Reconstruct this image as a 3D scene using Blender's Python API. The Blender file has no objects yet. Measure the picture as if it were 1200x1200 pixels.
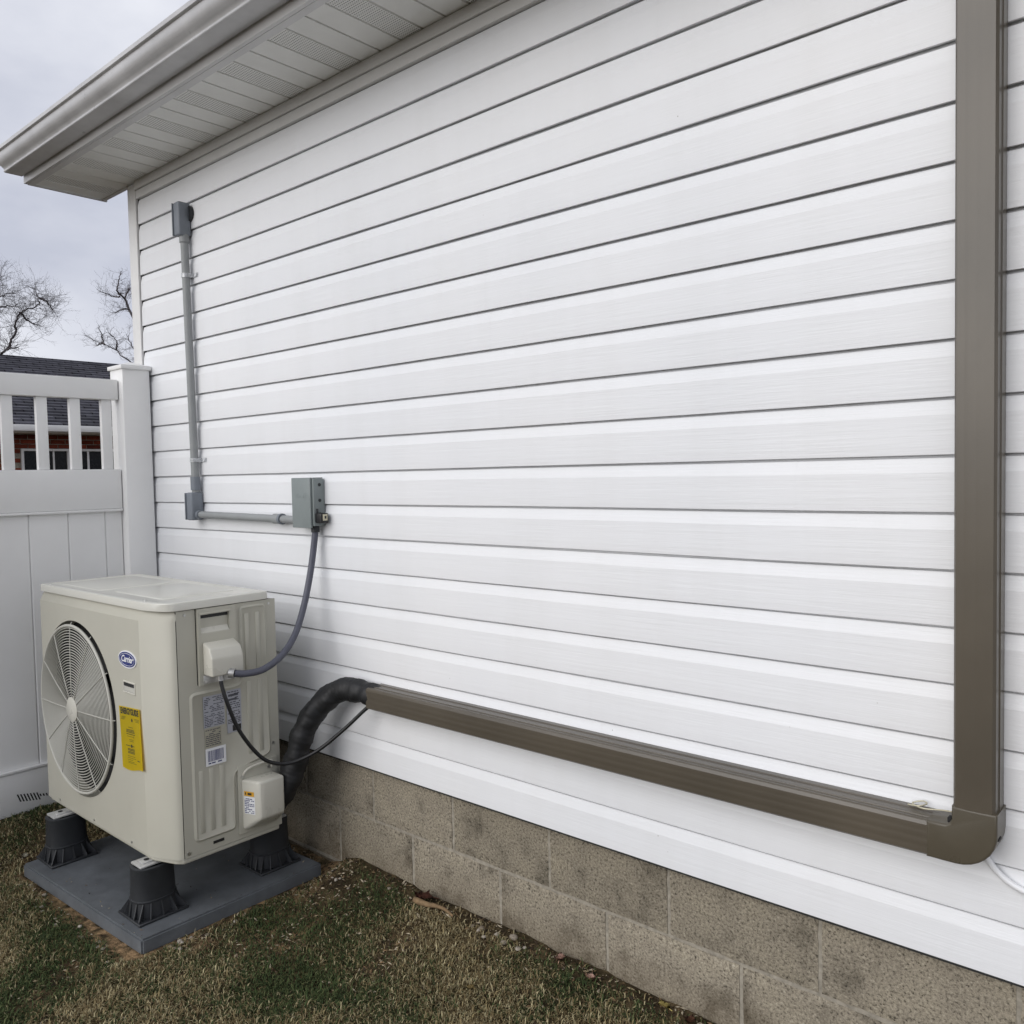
import bpy, bmesh, math, random
import numpy as np
from mathutils import Vector, Matrix, noise

S = bpy.context.scene
COL = S.collection
rad = math.radians
random.seed(7)

# ------------------------------------------------------------------ camera
cam_d = bpy.data.cameras.new('camera')
cam = bpy.data.objects.new('camera', cam_d)
COL.objects.link(cam)
_a, _b, _c = rad(41.343), rad(2.5985), rad(-1.1898)
Rz = Matrix.Rotation(_a, 3, 'Z')
fwd = Rz @ Vector((0, math.cos(_b), -math.sin(_b)))
rt = Rz @ Vector((1, 0, 0))
up = rt.cross(fwd)
r2 = rt * math.cos(_c) + up * math.sin(_c)
u2 = -rt * math.sin(_c) + up * math.cos(_c)
mw = Matrix((r2, u2, -fwd)).transposed().to_4x4()
mw.translation = Vector((3.9553, -1.9011, 1.0387))
cam.matrix_world = mw
cam_d.sensor_width = 36.0
cam_d.lens = 36.0 * 998.24 / 1200.0
cam_d.clip_start = 0.02
cam_d.clip_end = 2000
S.camera = cam

# ------------------------------------------------------------------ sky and sun
SUN_EL, SUN_AZ = 25.0, 188.0        # azimuth clockwise from +y
W = bpy.data.worlds.new('World')
S.world = W
W.use_nodes = True
wn, wl = W.node_tree.nodes, W.node_tree.links
wn.clear()
wo = wn.new('ShaderNodeOutputWorld')
bg = wn.new('ShaderNodeBackground')
sky = wn.new('ShaderNodeTexSky')
sky.sky_type = 'NISHITA'
sky.sun_disc = False
sky.sun_elevation = rad(SUN_EL)
sky.sun_rotation = rad(SUN_AZ)
sky.air_density, sky.dust_density, sky.ozone_density = 1.0, 3.0, 1.0
tc = wn.new('ShaderNodeTexCoord')
mp = wn.new('ShaderNodeMapping')
mp.inputs['Scale'].default_value = (1.6, 1.6, 3.2)
mp.inputs['Location'].default_value = (0.35, 0.1, 0.55)
nz = wn.new('ShaderNodeTexNoise')
nz.inputs['Scale'].default_value = 1.5
nz.inputs['Detail'].default_value = 7
nz.inputs['Roughness'].default_value = 0.52
cr = wn.new('ShaderNodeValToRGB')
cr.color_ramp.elements[0].position = 0.36
cr.color_ramp.elements[0].color = (0.56, 0.585, 0.685, 1)
cr.color_ramp.elements[1].position = 0.62
cr.color_ramp.elements[1].color = (0.86, 0.875, 0.94, 1)
sc_ = wn.new('ShaderNodeVectorMath')
sc_.operation = 'SCALE'
sc_.inputs['Scale'].default_value = 9.0
mx = wn.new('ShaderNodeMix')
mx.data_type = 'RGBA'
mx.inputs[0].default_value = 0.93
wl.new(tc.outputs['Generated'], mp.inputs['Vector'])
wl.new(mp.outputs['Vector'], nz.inputs['Vector'])
wl.new(nz.outputs['Fac'], cr.inputs['Fac'])
wl.new(cr.outputs['Color'], sc_.inputs[0])
wl.new(sky.outputs['Color'], mx.inputs[6])
wl.new(sc_.outputs[0], mx.inputs[7])
wl.new(mx.outputs[2], bg.inputs['Color'])
bg.inputs['Strength'].default_value = 0.09
wl.new(bg.outputs[0], wo.inputs[0])

sun_d = bpy.data.lights.new('sun', 'SUN')
sun_d.energy = 1.5
sun_d.angle = rad(60)
sun_d.color = (1.0, 0.98, 0.955)
sun = bpy.data.objects.new('sun', sun_d)
COL.objects.link(sun)
sd = Vector((math.sin(rad(SUN_AZ)) * math.cos(rad(SUN_EL)), math.cos(rad(SUN_AZ)) * math.cos(rad(SUN_EL)), math.sin(rad(SUN_EL))))
sun.rotation_euler = sd.to_track_quat('Z', 'Y').to_euler()

S.view_settings.view_transform = 'Standard'
S.view_settings.look = 'None'
S.view_settings.gamma = 1
S.view_settings.use_curve_mapping = False
S.view_settings.exposure = 0.34
S.render.engine = 'CYCLES'
S.cycles.use_denoising = True
S.cycles.max_bounces = 5
S.cycles.diffuse_bounces = 3
S.cycles.glossy_bounces = 2
S.cycles.use_adaptive_sampling = True
S.cycles.adaptive_threshold = 0.02
S.cycles.caustics_reflective = False
S.cycles.caustics_refractive = False

# ------------------------------------------------------------------ materials
def lin(r, g, b):
    f = lambda v: v / 12.92 if v <= 0.04045 else ((v + 0.055) / 1.055) ** 2.4
    return (f(r / 255), f(g / 255), f(b / 255))

class NT:
    def __init__(self, name):
        self.m = bpy.data.materials.new(name)
        self.m.use_nodes = True
        self.t = self.m.node_tree
        self.b = self.t.nodes['Principled BSDF']
    def n(self, kind, **kw):
        x = self.t.nodes.new('ShaderNode' + kind)
        for k, v in kw.items():
            if k[0] == '_':
                x.inputs[k[1:].replace('_', ' ')].default_value = v
            else:
                setattr(x, k, v)
        return x
    def l(self, a, b):
        self.t.links.new(a, b)
    def coords(self, scale=(1, 1, 1), kind='Object'):
        t = self.n('TexCoord')
        m = self.n('Mapping')
        m.inputs['Scale'].default_value = scale
        self.l(t.outputs[kind], m.inputs['Vector'])
        return m.outputs['Vector']
    def noise(self, scale, detail=4, rough=0.55, vec=None, sc=(1, 1, 1)):
        x = self.n('TexNoise', _Scale=scale, _Detail=detail, _Roughness=rough)
        self.l(vec or self.coords(sc), x.inputs['Vector'])
        return x.outputs['Fac']
    def ramp(self, fac, stops):
        r = self.n('ValToRGB')
        e = r.color_ramp.elements
        while len(e) < len(stops):
            e.new(0.5)
        for el, (p, c) in zip(e, stops):
            el.position = p
            el.color = (c[0], c[1], c[2], 1)
        self.l(fac, r.inputs['Fac'])
        return r.outputs['Color']
    def mix(self, fac, a, b, blend='MIX'):
        x = self.n('Mix', data_type='RGBA', blend_type=blend)
        for s, v in ((x.inputs[0], fac), (x.inputs[6], a), (x.inputs[7], b)):
            if hasattr(v, 'is_linked') or hasattr(v, 'links'):
                self.l(v, s)
            elif isinstance(v, (int, float)):
                s.default_value = v
            else:
                s.default_value = (v[0], v[1], v[2], 1)
        return x.outputs[2]
    def math(self, op, a, b=0.0, c=None):
        x = self.n('Math', operation=op)
        for i, v in enumerate((a, b) if c is None else (a, b, c)):
            if isinstance(v, (int, float)):
                x.inputs[i].default_value = v
            else:
                self.l(v, x.inputs[i])
        return x.outputs[0]
    def bump(self, h, strength, dist):
        x = self.n('Bump', _Strength=strength, _Distance=dist)
        self.l(h, x.inputs['Height'])
        prev = self.b.inputs['Normal']
        if prev.is_linked:
            self.l(prev.links[0].from_socket, x.inputs['Normal'])
        self.l(x.outputs[0], prev)
    def set(self, color=None, rough=0.5, metal=0.0, spec=0.5):
        if color is not None:
            if isinstance(color, tuple):
                self.b.inputs['Base Color'].default_value = (*color, 1)
            else:
                self.l(color, self.b.inputs['Base Color'])
        if isinstance(rough, (int, float)):
            self.b.inputs['Roughness'].default_value = rough
        else:
            self.l(rough, self.b.inputs['Roughness'])
        self.b.inputs['Metallic'].default_value = metal
        self.b.inputs['Specular IOR Level'].default_value = spec
        return self.m

def plain(name, col, rough=0.5, metal=0.0, var=0.12, scale=9.0, bump=0.0, bscale=300, spec=0.5):
    """a coloured surface with slight uneven tone, smudged gloss and optional fine grain"""
    k = NT(name)
    f = k.noise(scale, 5, 0.6)
    lo = tuple(c * (1 - var) for c in col)
    hi = tuple(min(1, c * (1 + var)) for c in col)
    c = k.ramp(f, [(0.3, lo), (0.7, hi)])
    r = k.n('MapRange', _To_Min=max(0.02, rough - 0.09), _To_Max=min(1, rough + 0.12))
    k.l(k.noise(scale * 2.3, 4), r.inputs['Value'])
    if bump:
        k.bump(k.noise(bscale, 3), bump, 0.001)
    return k.set(c, r.outputs[0], metal, spec)

def siding_mat():
    k = NT('white_vinyl')
    big = k.noise(0.9, 2, 0.6, sc=(1, 1, 1))
    streak = k.noise(2.0, 3, 0.65, sc=(3.0, 3.0, 0.35))
    c = k.ramp(big, [(0.3, (0.775, 0.793, 0.82)), (0.7, (0.83, 0.838, 0.852))])
    d = k.ramp(streak, [(0.30, (0.90, 0.895, 0.88)), (0.55, (1, 1, 1))])
    c = k.mix(0.25, c, d, 'MULTIPLY')
    v = k.n('TexVoronoi', _Scale=17.0, feature='F1')
    k.l(k.coords(), v.inputs['Vector'])
    sp = k.ramp(v.outputs['Distance'], [(0.022, (0.55, 0.53, 0.49)), (0.032, (1, 1, 1))])
    gate = k.ramp(k.noise(3.3, 2), [(0.57, (0, 0, 0)), (0.6, (1, 1, 1))])
    c = k.mix(gate, c, k.mix(1.0, c, sp, 'MULTIPLY'))
    g = k.noise(55, 3, 0.65, sc=(0.10, 1, 2.6))
    k.bump(g, 0.4, 0.0018)
    return k.set(c, 0.44, 0, 0.45)

def block_mat():
    k = NT('split_concrete_block')
    oi = k.n('ObjectInfo')
    vec = k.coords()
    add = k.n('VectorMath', operation='ADD')
    k.l(vec, add.inputs[0])
    cx = k.n('CombineXYZ')
    k.l(k.math('MULTIPLY', oi.outputs['Random'], 40), cx.inputs[0])
    k.l(cx.outputs[0], add.inputs[1])
    v = add.outputs[0]
    fine = k.n('TexNoise', _Scale=150.0, _Detail=4.0, _Roughness=0.7)
    k.l(v, fine.inputs['Vector'])
    mid = k.n('TexNoise', _Scale=7.0, _Detail=5.0, _Roughness=0.6)
    k.l(v, mid.inputs['Vector'])
    c = k.ramp(fine.outputs['Fac'], [(0.32, lin(66, 63, 57)), (0.45, lin(146, 139, 126)), (0.62, lin(172, 165, 150)), (0.74, lin(204, 199, 188))])
    t = k.ramp(mid.outputs['Fac'], [(0.32, (0.46, 0.45, 0.44)), (0.46, (0.88, 0.87, 0.86)), (0.75, (1.08, 1.07, 1.03))])
    c = k.mix(1.0, c, t, 'MULTIPLY')
    w = k.ramp(oi.outputs['Random'], [(0, (0.82, 0.81, 0.78)), (1, (1.05, 1.04, 1.02))])
    c = k.mix(1.0, c, w, 'MULTIPLY')
    pit = k.n('TexVoronoi', _Scale=95.0, feature='F1')
    k.l(v, pit.inputs['Vector'])
    ph = k.ramp(pit.outputs['Distance'], [(0.05, (0, 0, 0)), (0.22, (1, 1, 1))])
    pg = k.n('TexNoise', _Scale=26.0, _Detail=2.0)
    k.l(v, pg.inputs['Vector'])
    pgr = k.ramp(pg.outputs['Fac'], [(0.50, (0, 0, 0)), (0.58, (1, 1, 1))])
    c = k.mix(pgr, c, k.mix(1.0, c, k.ramp(pit.outputs['Distance'], [(0.06, (0.32, 0.30, 0.27)), (0.24, (1, 1, 1))]), 'MULTIPLY'))
    gp_ = k.n('NewGeometry')
    sz_ = k.n('SeparateXYZ')
    k.l(gp_.outputs['Position'], sz_.inputs[0])
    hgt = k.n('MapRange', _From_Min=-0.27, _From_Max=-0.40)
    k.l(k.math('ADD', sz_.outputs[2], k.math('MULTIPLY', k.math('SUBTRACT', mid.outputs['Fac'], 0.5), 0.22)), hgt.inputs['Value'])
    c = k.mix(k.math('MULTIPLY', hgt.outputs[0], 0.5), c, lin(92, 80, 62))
    k.bump(fine.outputs['Fac'], 0.9, 0.004)
    k.bump(ph, 0.5, 0.003)
    return k.set(c, 0.95, 0, 0.15)

def perf_mat(col):
    k = NT('perforated_aluminium')
    s = k.n('SeparateXYZ')
    k.l(k.coords(), s.inputs[0])
    u = k.math('ABSOLUTE', k.math('SUBTRACT', k.math('FRACT', k.math('MULTIPLY', s.outputs[0], 118)), 0.5))
    w = k.math('ABSOLUTE', k.math('SUBTRACT', k.math('FRACT', k.math('MULTIPLY', s.outputs[1], 100)), 0.5))
    d = k.math('SQRT', k.math('ADD', k.math('MULTIPLY', u, u), k.math('MULTIPLY', w, w)))
    h = k.math('LESS_THAN', d, 0.22)
    c = k.mix(h, col, (0.02, 0.02, 0.02))
    k.bump(h, -1.0, 0.002)
    return k.set(c, 0.5, 0, 0.4)

def vcol_mat(name, rough, attr='Col', spec=0.2):
    k = NT(name)
    a = k.n('Attribute', attribute_name=attr)
    m = k.set(a.outputs['Color'], rough, 0, spec)
    return m

def ground_mat():
    k = NT('lawn_soil')
    v = k.coords(kind='Object')
    big = k.noise(3.2, 5, 0.6, vec=v)
    mid = k.noise(14, 5, 0.65, vec=v)
    fine = k.noise(120, 4, 0.7, vec=v)
    c = k.ramp(mid, [(0.28, lin(46, 40, 32)), (0.48, lin(80, 70, 54)), (0.62, lin(108, 95, 74)), (0.75, lin(142, 122, 94))])
    a = k.n('Attribute', attribute_name='clay')
    c = k.mix(k.math('MULTIPLY', a.outputs['Fac'], k.ramp(k.noise(22, 4, vec=v), [(0.42, (0, 0, 0)), (0.6, (1, 1, 1))])), c, lin(176, 148, 116))
    g = k.ramp(big, [(0.35, (0.72, 0.74, 0.66)), (0.7, (1.05, 1.02, 0.98))])
    c = k.mix(1.0, c, g, 'MULTIPLY')
    c = k.mix(1.0, c, k.ramp(fine, [(0.3, (0.55, 0.55, 0.55)), (0.65, (1.25, 1.22, 1.2))]), 'MULTIPLY')
    k.bump(fine, 1.0, 0.008)
    k.bump(mid, 0.7, 0.02)
    return k.set(c, 0.97, 0, 0.1)

def shingle_mat():
    k = NT('dark_shingle')
    v = k.coords((1, 1, 1))
    bk = k.n('TexBrick', _Scale=1.0)
    bk.inputs['Color1'].default_value = (*lin(64, 64, 70), 1)
    bk.inputs['Color2'].default_value = (*lin(90, 90, 98), 1)
    bk.inputs['Mortar'].default_value = (*lin(38, 38, 42), 1)
    bk.inputs['Mortar Size'].default_value = 0.01
    bk.inputs['Brick Width'].default_value = 0.32
    bk.inputs['Row Height'].default_value = 0.14
    sw = k.n('SeparateXYZ')
    k.l(v, sw.inputs[0])
    cb = k.n('CombineXYZ')
    k.l(sw.outputs[1], cb.inputs[0])
    k.l(sw.outputs[0], cb.inputs[1])
    k.l(cb.outputs[0], bk.inputs['Vector'])
    c = k.mix(1.0, bk.outputs['Color'], k.ramp(k.noise(9, 5, 0.7), [(0.3, (0.65, 0.65, 0.66)), (0.7, (1.25, 1.24, 1.22))]), 'MULTIPLY')
    return k.set(c, 0.95, 0, 0.2)

MT = {
    'siding': siding_mat(),
    'block': block_mat(),
    'mortar': plain('mortar', lin(149, 143, 131), 0.95, var=0.3, scale=40, bump=0.8, bscale=160, spec=0.15),
    'soffit': plain('soffit_aluminium', (0.78, 0.785, 0.76), 0.45, var=0.08, scale=3),
    'perf': perf_mat((0.78, 0.785, 0.76)),
    'fascia': plain('fascia_aluminium', (0.62, 0.62, 0.62), 0.35, var=0.07, scale=3),
    'gutter': plain('gutter_aluminium', (0.52, 0.52, 0.525), 0.30, var=0.16, scale=5),
    'trim': plain('white_trim', (0.72, 0.72, 0.71), 0.45, var=0.06, scale=4),
    'dark': plain('near_black', (0.02, 0.02, 0.02), 0.8),
    'fence': plain('fence_vinyl', (0.83, 0.83, 0.82), 0.35, var=0.04, scale=2.5, spec=0.45),
    'unit': plain('beige_enamel', lin(186, 184, 171), 0.42, var=0.035, scale=4, bump=0.10, bscale=500),
    'unit_light': plain('beige_plastic', lin(203, 201, 190), 0.28, var=0.04, scale=6),
    'lid': NT('lid_enamel').set(lin(206, 205, 196), 0.24, 0, 0.5),
    'wire': plain('grille_coating', lin(190, 189, 180), 0.4, var=0.03),
    'fan': plain('fan_plastic', lin(34, 34, 34), 0.5),
    'cavity': plain('cavity', (0.012, 0.012, 0.012), 0.8),
    'galv': plain('galvanised', (0.60, 0.60, 0.59), 0.4, 0.5, var=0.15, scale=40),
    'fitting': plain('fitting_zinc', (0.42, 0.42, 0.41), 0.35, 0.6, var=0.2, scale=80),
    'screw': plain('screw_steel', (0.55, 0.55, 0.53), 0.3, 0.9),
    'pad': plain('slate_plastic', lin(97, 101, 105), 0.6, var=0.22, scale=9, bump=0.35, bscale=220, spec=0.35),
    'riser': plain('riser_plastic', lin(48, 50, 53), 0.5, var=0.12, scale=14, bump=0.2, bscale=260, spec=0.4),
    'duct': None,
    'elbow': plain('olive_brown_plastic', lin(82, 76, 64), 0.3, var=0.06, scale=8, bump=0.12, bscale=420),
    'pvc': plain('grey_pvc', lin(142, 145, 146), 0.55, var=0.07, scale=12),
    'pvc_dark': plain('grey_pvc_body', lin(120, 126, 134), 0.5, var=0.07, scale=12),
    'box': plain('grey_enamel', lin(128, 136, 136), 0.42, var=0.06, scale=14, bump=0.15, bscale=400),
    'zinc': plain('zinc_strap', (0.85, 0.87, 0.89), 0.25, 0.3, var=0.12, scale=60),
    'whip': plain('whip_grey', lin(82, 84, 96), 0.5, var=0.08, scale=30),
    'black': plain('black_jacket', lin(26, 26, 28), 0.42, var=0.2, scale=30, spec=0.5),
    'foam': plain('black_foam_wrap', lin(28, 29, 31), 0.55, var=0.25, scale=34, bump=0.5, bscale=80, spec=0.45),
    'blue': plain('badge_blue', lin(22, 38, 110), 0.25),
    'white': plain('white_print', (0.82, 0.83, 0.85), 0.4, var=0.03),
    'yellow': plain('label_yellow', lin(236, 208, 20), 0.45, var=0.05),
    'ink': plain('black_ink', (0.02, 0.02, 0.02), 0.5),
    'ink_grey': plain('grey_ink', lin(82, 84, 92), 0.5),
    'paper': plain('label_grey', lin(168, 170, 178), 0.45, var=0.06, scale=30),
    'clearfilm': plain('label_film', lin(172, 168, 150), 0.35),
    'ink_blue': plain('blue_ink', lin(56, 62, 112), 0.5),
    'orange': plain('label_orange', lin(214, 160, 40), 0.45),
    'brass': plain('brass_face', lin(206, 200, 176), 0.35, 0.3),
    'bark': plain('dark_bark', lin(78, 72, 74), 0.9, var=0.3, scale=3),
    'ground': ground_mat(),
    'shingle': shingle_mat(),
    'brick': None,
    'glass': plain('dark_glass', (0.010, 0.012, 0.014), 0.25, var=0.2, spec=0.2),
    'stone': None,
    'clearhose': plain('white_caulk', (0.79, 0.80, 0.82), 0.35, var=0.04),
}
def duct_mat():
    k = NT('brown_duct_vinyl')
    c = k.ramp(k.noise(2.5, 4), [(0.3, lin(78, 72, 62)), (0.7, lin(90, 83, 72))])
    sl = k.noise(60, 4, 0.6, sc=(0.06, 1.2, 0.06))
    c = k.mix(0.5, c, k.ramp(sl, [(0.35, (0.82, 0.82, 0.82)), (0.65, (1.1, 1.09, 1.08))]), 'MULTIPLY')
    k.bump(k.noise(300, 3), 0.10, 0.001)
    return k.set(c, 0.30, 0, 0.6)
MT['duct'] = duct_mat()
def rnd_mat(name, a, b, rough, bscale, c3=None):
    k = NT(name)
    oi = k.n('ObjectInfo')
    stops = [(0, a), (1, b)] if c3 is None else [(0, a), (0.55, b), (1, c3)]
    c = k.ramp(oi.outputs['Random'], stops)
    c = k.mix(1.0, c, k.ramp(k.noise(bscale * 0.4, 4), [(0.3, (0.7, 0.7, 0.7)), (0.7, (1.15, 1.15, 1.15))]), 'MULTIPLY')
    k.bump(k.noise(bscale, 3), 0.4, 0.002)
    return k.set(c, rough, 0, 0.2)
MT['brick'] = rnd_mat('red_brick', lin(92, 44, 32), lin(136, 66, 48), 0.9, 60)
MT['stone'] = rnd_mat('pebble_stone', lin(120, 108, 92), lin(196, 188, 176), 0.85, 120)

# ------------------------------------------------------------------ helpers
def link(o, parent=None):
    COL.objects.link(o)
    if parent is not None:
        o.parent = parent
        w = Matrix.Translation(parent['_w']) if '_w' in parent else Matrix()
        o.matrix_parent_inverse = w.inverted()
    return o

def empty(name, loc, label, cat, group=None):
    o = bpy.data.objects.new(name, None)
    o.location = loc
    o.empty_display_size = 0.1
    o['_w'] = tuple(loc)
    COL.objects.link(o)
    tag(o, label, cat, group)
    return o

def tag(o, label, cat, group=None):
    o['label'] = label
    o['category'] = cat
    if group:
        o['group'] = group
    return o

def ob(name, bm, mat, parent=None, smooth=False, mats=None, loc=None):
    me = bpy.data.meshes.new(name)
    bm.normal_update()
    bm.to_mesh(me)
    bm.free()
    for m in (mats or [mat]):
        me.materials.append(MT[m] if isinstance(m, str) else m)
    if smooth:
        me.polygons.foreach_set('use_smooth', [True] * len(me.polygons))
        if smooth != 'all':
            me.set_sharp_from_angle(angle=rad(smooth if smooth is not True else 40))
    o = bpy.data.objects.new(name, me)
    if loc is not None:
        o.location = loc
    return link(o, parent)

def inst(src, name, loc, parent=None, rot=None, scale=None):
    o = bpy.data.objects.new(name, src.data)
    o.location = loc
    if rot is not None:
        o.rotation_euler = rot
    if scale is not None:
        o.scale = scale
    return link(o, parent)

def BM():
    return bmesh.new()

def box(bm, lo, hi, r=0.0, seg=2, mi=0):
    g = bmesh.ops.create_cube(bm, size=1.0)
    vs = g['verts']
    for v in vs:
        v.co = Vector([lo[i] + (v.co[i] + 0.5) * (hi[i] - lo[i]) for i in range(3)])
    fs = list({f for v in vs for f in v.link_faces})
    for f in fs:
        f.material_index = mi
    if r > 0:
        es = list({e for v in vs for e in v.link_edges})
        bmesh.ops.bevel(bm, geom=es, offset=r, segments=seg, affect='EDGES', profile=0.5, clamp_overlap=True)
    return bm

def boxob(name, lo, hi, mat, parent, r=0.002, seg=2, smooth=True):
    return ob(name, box(BM(), lo, hi, r, seg), mat, parent, smooth)

def catmull(pts, n=8):
    P = [Vector(p) for p in pts]
    P = [P[0] * 2 - P[1]] + P + [P[-1] * 2 - P[-2]]
    out = []
    for i in range(1, len(P) - 2):
        a, b, c, d = P[i - 1], P[i], P[i + 1], P[i + 2]
        for k in range(n):
            t = k / n
            out.append(0.5 * ((2 * b) + (c - a) * t + (2 * a - 5 * b + 4 * c - d) * t * t + (3 * b - a - 3 * c + d) * t ** 3))
    out.append(P[-2])
    return out

def tube(bm, pts, r, seg=12, caps=True, jit=0.0):
    pts = [Vector(p) for p in pts]
    n = len(pts)
    rr = r if callable(r) else (lambda i: r)
    nrm = None
    rings = []
    for i, p in enumerate(pts):
        t = (pts[min(i + 1, n - 1)] - pts[max(i - 1, 0)]).normalized()
        if nrm is None:
            nrm = t.orthogonal().normalized()
        else:
            nrm = (nrm - t * nrm.dot(t))
            nrm = nrm.normalized() if nrm.length > 1e-6 else t.orthogonal().normalized()
        bn = t.cross(nrm)
        ring = []
        for k in range(seg):
            a = 2 * math.pi * k / seg
            q = rr(i)
            if jit:
                q *= 1 + jit * noise.noise(p * 30 + Vector((math.cos(a), math.sin(a), 0)) * 1.3)
            ring.append(bm.verts.new(p + (nrm * math.cos(a) + bn * math.sin(a)) * q))
        rings.append(ring)
    for A, B in zip(rings, rings[1:]):
        for k in range(seg):
            bm.faces.new((A[k], A[(k + 1) % seg], B[(k + 1) % seg], B[k]))
    if caps:
        bm.faces.new(list(reversed(rings[0])))
        bm.faces.new(rings[-1])
    return bm

def prism(bm, poly, axis, a, b, mi=0):
    """extrude a closed 2-D outline along an axis; poly coords fill the other two axes in xyz order"""
    def mk(p, t):
        c = [0, 0, 0]
        oth = [i for i in range(3) if i != axis]
        c[oth[0]], c[oth[1]] = p
        c[axis] = t
        return bm.verts.new(c)
    A = [mk(p, a) for p in poly]
    B = [mk(p, b) for p in poly]
    n = len(poly)
    fs = [bm.faces.new(A), bm.faces.new(list(reversed(B)))]
    for i in range(n):
        j = (i + 1) % n
        fs.append(bm.faces.new((A[j], A[i], B[i], B[j])))
    for f in fs:
        f.material_index = mi
    bmesh.ops.recalc_face_normals(bm, faces=fs)
    return bm

def sheet_profile(bm, prof, xs, wob=None):
    """open profile (y,z) swept along x"""
    rows = []
    for x in xs:
        dy, dz = wob(x) if wob else (0, 0)
        rows.append([bm.verts.new((x, y + dy, z + dz)) for y, z in prof])
    for A, B in zip(rows, rows[1:]):
        for i in range(len(prof) - 1):
            bm.faces.new((A[i], A[i + 1], B[i + 1], B[i]))
    return bm

def text_mesh(s, size, shear=0.0, ext=0.0003, bold=0.0, space=1.0):
    cu = bpy.data.curves.new('t', 'FONT')
    cu.body = s
    cu.size = size
    cu.shear = shear
    cu.extrude = ext
    cu.offset = bold
    cu.space_character = space
    cu.align_x = 'CENTER'
    cu.align_y = 'CENTER'
    cu.resolution_u = 3
    o = bpy.data.objects.new('t', cu)
    COL.objects.link(o)
    dg = bpy.context.evaluated_depsgraph_get()
    dg.update()
    me = bpy.data.meshes.new_from_object(o.evaluated_get(dg))
    bpy.data.objects.remove(o)
    bpy.data.curves.remove(cu)
    return me

FRONT = Matrix.Rotation(rad(90), 4, 'X')                                   # print facing -y
SIDE = Matrix(((0, 0, 1, 0), (1, 0, 0, 0), (0, 1, 0, 0), (0, 0, 0, 1)))    # print facing +x

def text_ob(name, s, size, mat, parent, loc, orient, sx=1.0, **kw):
    me = text_mesh(s, size, **kw)
    rot = kw.pop('rot', 0)
    me.transform(Matrix.Translation(loc) @ orient @ Matrix.Diagonal((sx, 1, 1, 1)))
    me.materials.clear()
    me.materials.append(MT[mat])
    o = bpy.data.objects.new(name, me)
    return link(o, parent)

# ------------------------------------------------------------------ ground
PAD = [(1.341, -0.729), (1.339, -0.045), (0.448, -0.075), (0.452, -0.766)]
def sstep(a, b, x):
    t = min(1, max(0, (x - a) / (b - a)))
    return t * t * (3 - 2 * t)
def gz(x, y):
    h = -0.448 + 0.072 * sstep(-0.42, 0.0, y) * sstep(1.3, 1.75, x) + 0.03 * sstep(-0.3, 0.0, y) * (1 - sstep(1.3, 1.75, x))
    h += 0.09 * (1 - sstep(0.02, 0.42, x))
    h += 0.03 * math.exp(-((x - 1.47) / 0.16) ** 2) * sstep(-0.2, 0.0, y)
    dxp = max(0.45 - x, 0, x - 1.34)
    dyp = max(-0.76 - y, 0, y + 0.05)
    if x > 0.44:
        h = -0.449 + (h + 0.449) * sstep(0.0, 0.12, math.hypot(dxp, dyp))
    h += 0.012 * sstep(-0.02, 0.08, math.hypot(dxp, dyp)) * noise.noise(Vector((x * 5, y * 5, 1.3))) + 0.006 * noise.noise(Vector((x * 17, y * 17, 4.1)))
    if 0.43 < x < 1.36 and -0.79 < y < -0.03:
        h = min(h, -0.444)
    if x > 4.3 or y < -2.3 or x < -0.5:
        h = min(h, -0.46)
    return h

g0x, g1x, g0y, g1y, NX, NY = -0.5, 4.4, -2.4, 0.04, 300, 150
bm = BM()
xs = np.linspace(g0x, g1x, NX)
ys = np.linspace(g0y, g1y, NY)
rows = [[bm.verts.new((x, y, gz(x, y))) for x in xs] for y in ys]
for A, B in zip(rows, rows[1:]):
    for i in range(NX - 1):
        bm.faces.new((A[i], A[i + 1], B[i + 1], B[i]))
# the same sheet goes on to the horizon
out = [(-900, -900), (900, -900), (900, 900), (-900, 900)]
inner = [rows[0], [r[-1] for r in rows], list(reversed(rows[-1])), list(reversed([r[0] for r in rows]))]
ov = [bm.verts.new((x, y, -0.5)) for x, y in out]
for s in range(4):
    ed = inner[s]
    a, b = ov[s], ov[(s + 1) % 4]
    bm.faces.new((a, b, ed[-1]))
    for i in range(len(ed) - 1):
        bm.faces.new((a, ed[i + 1], ed[i]))
bmesh.ops.recalc_face_normals(bm, faces=bm.faces)
ground = ob('ground', bm, 'ground', smooth='all')
ground['kind'] = 'structure'
me = ground.data
at = me.attributes.new('clay', 'FLOAT', 'POINT')
def clay(x, y):
    d = 0.0
    # disturbed clay round the pad and at the wall foot
    dx = max(0.45 - x, 0, x - 1.34)
    dy = max(-0.76 - y, 0, y + 0.05)
    r = math.hypot(dx, dy)
    if r < 0.16:
        d = max(d, 1 - r / 0.16)
    d = max(d, 0.8 * math.exp(-(((x - 1.62) / 0.2) ** 2 + ((y + 0.42) / 0.14) ** 2)))
    return d
at.data.foreach_set('value', [clay(v.co.x, v.co.y) for v in me.vertices])

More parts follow.
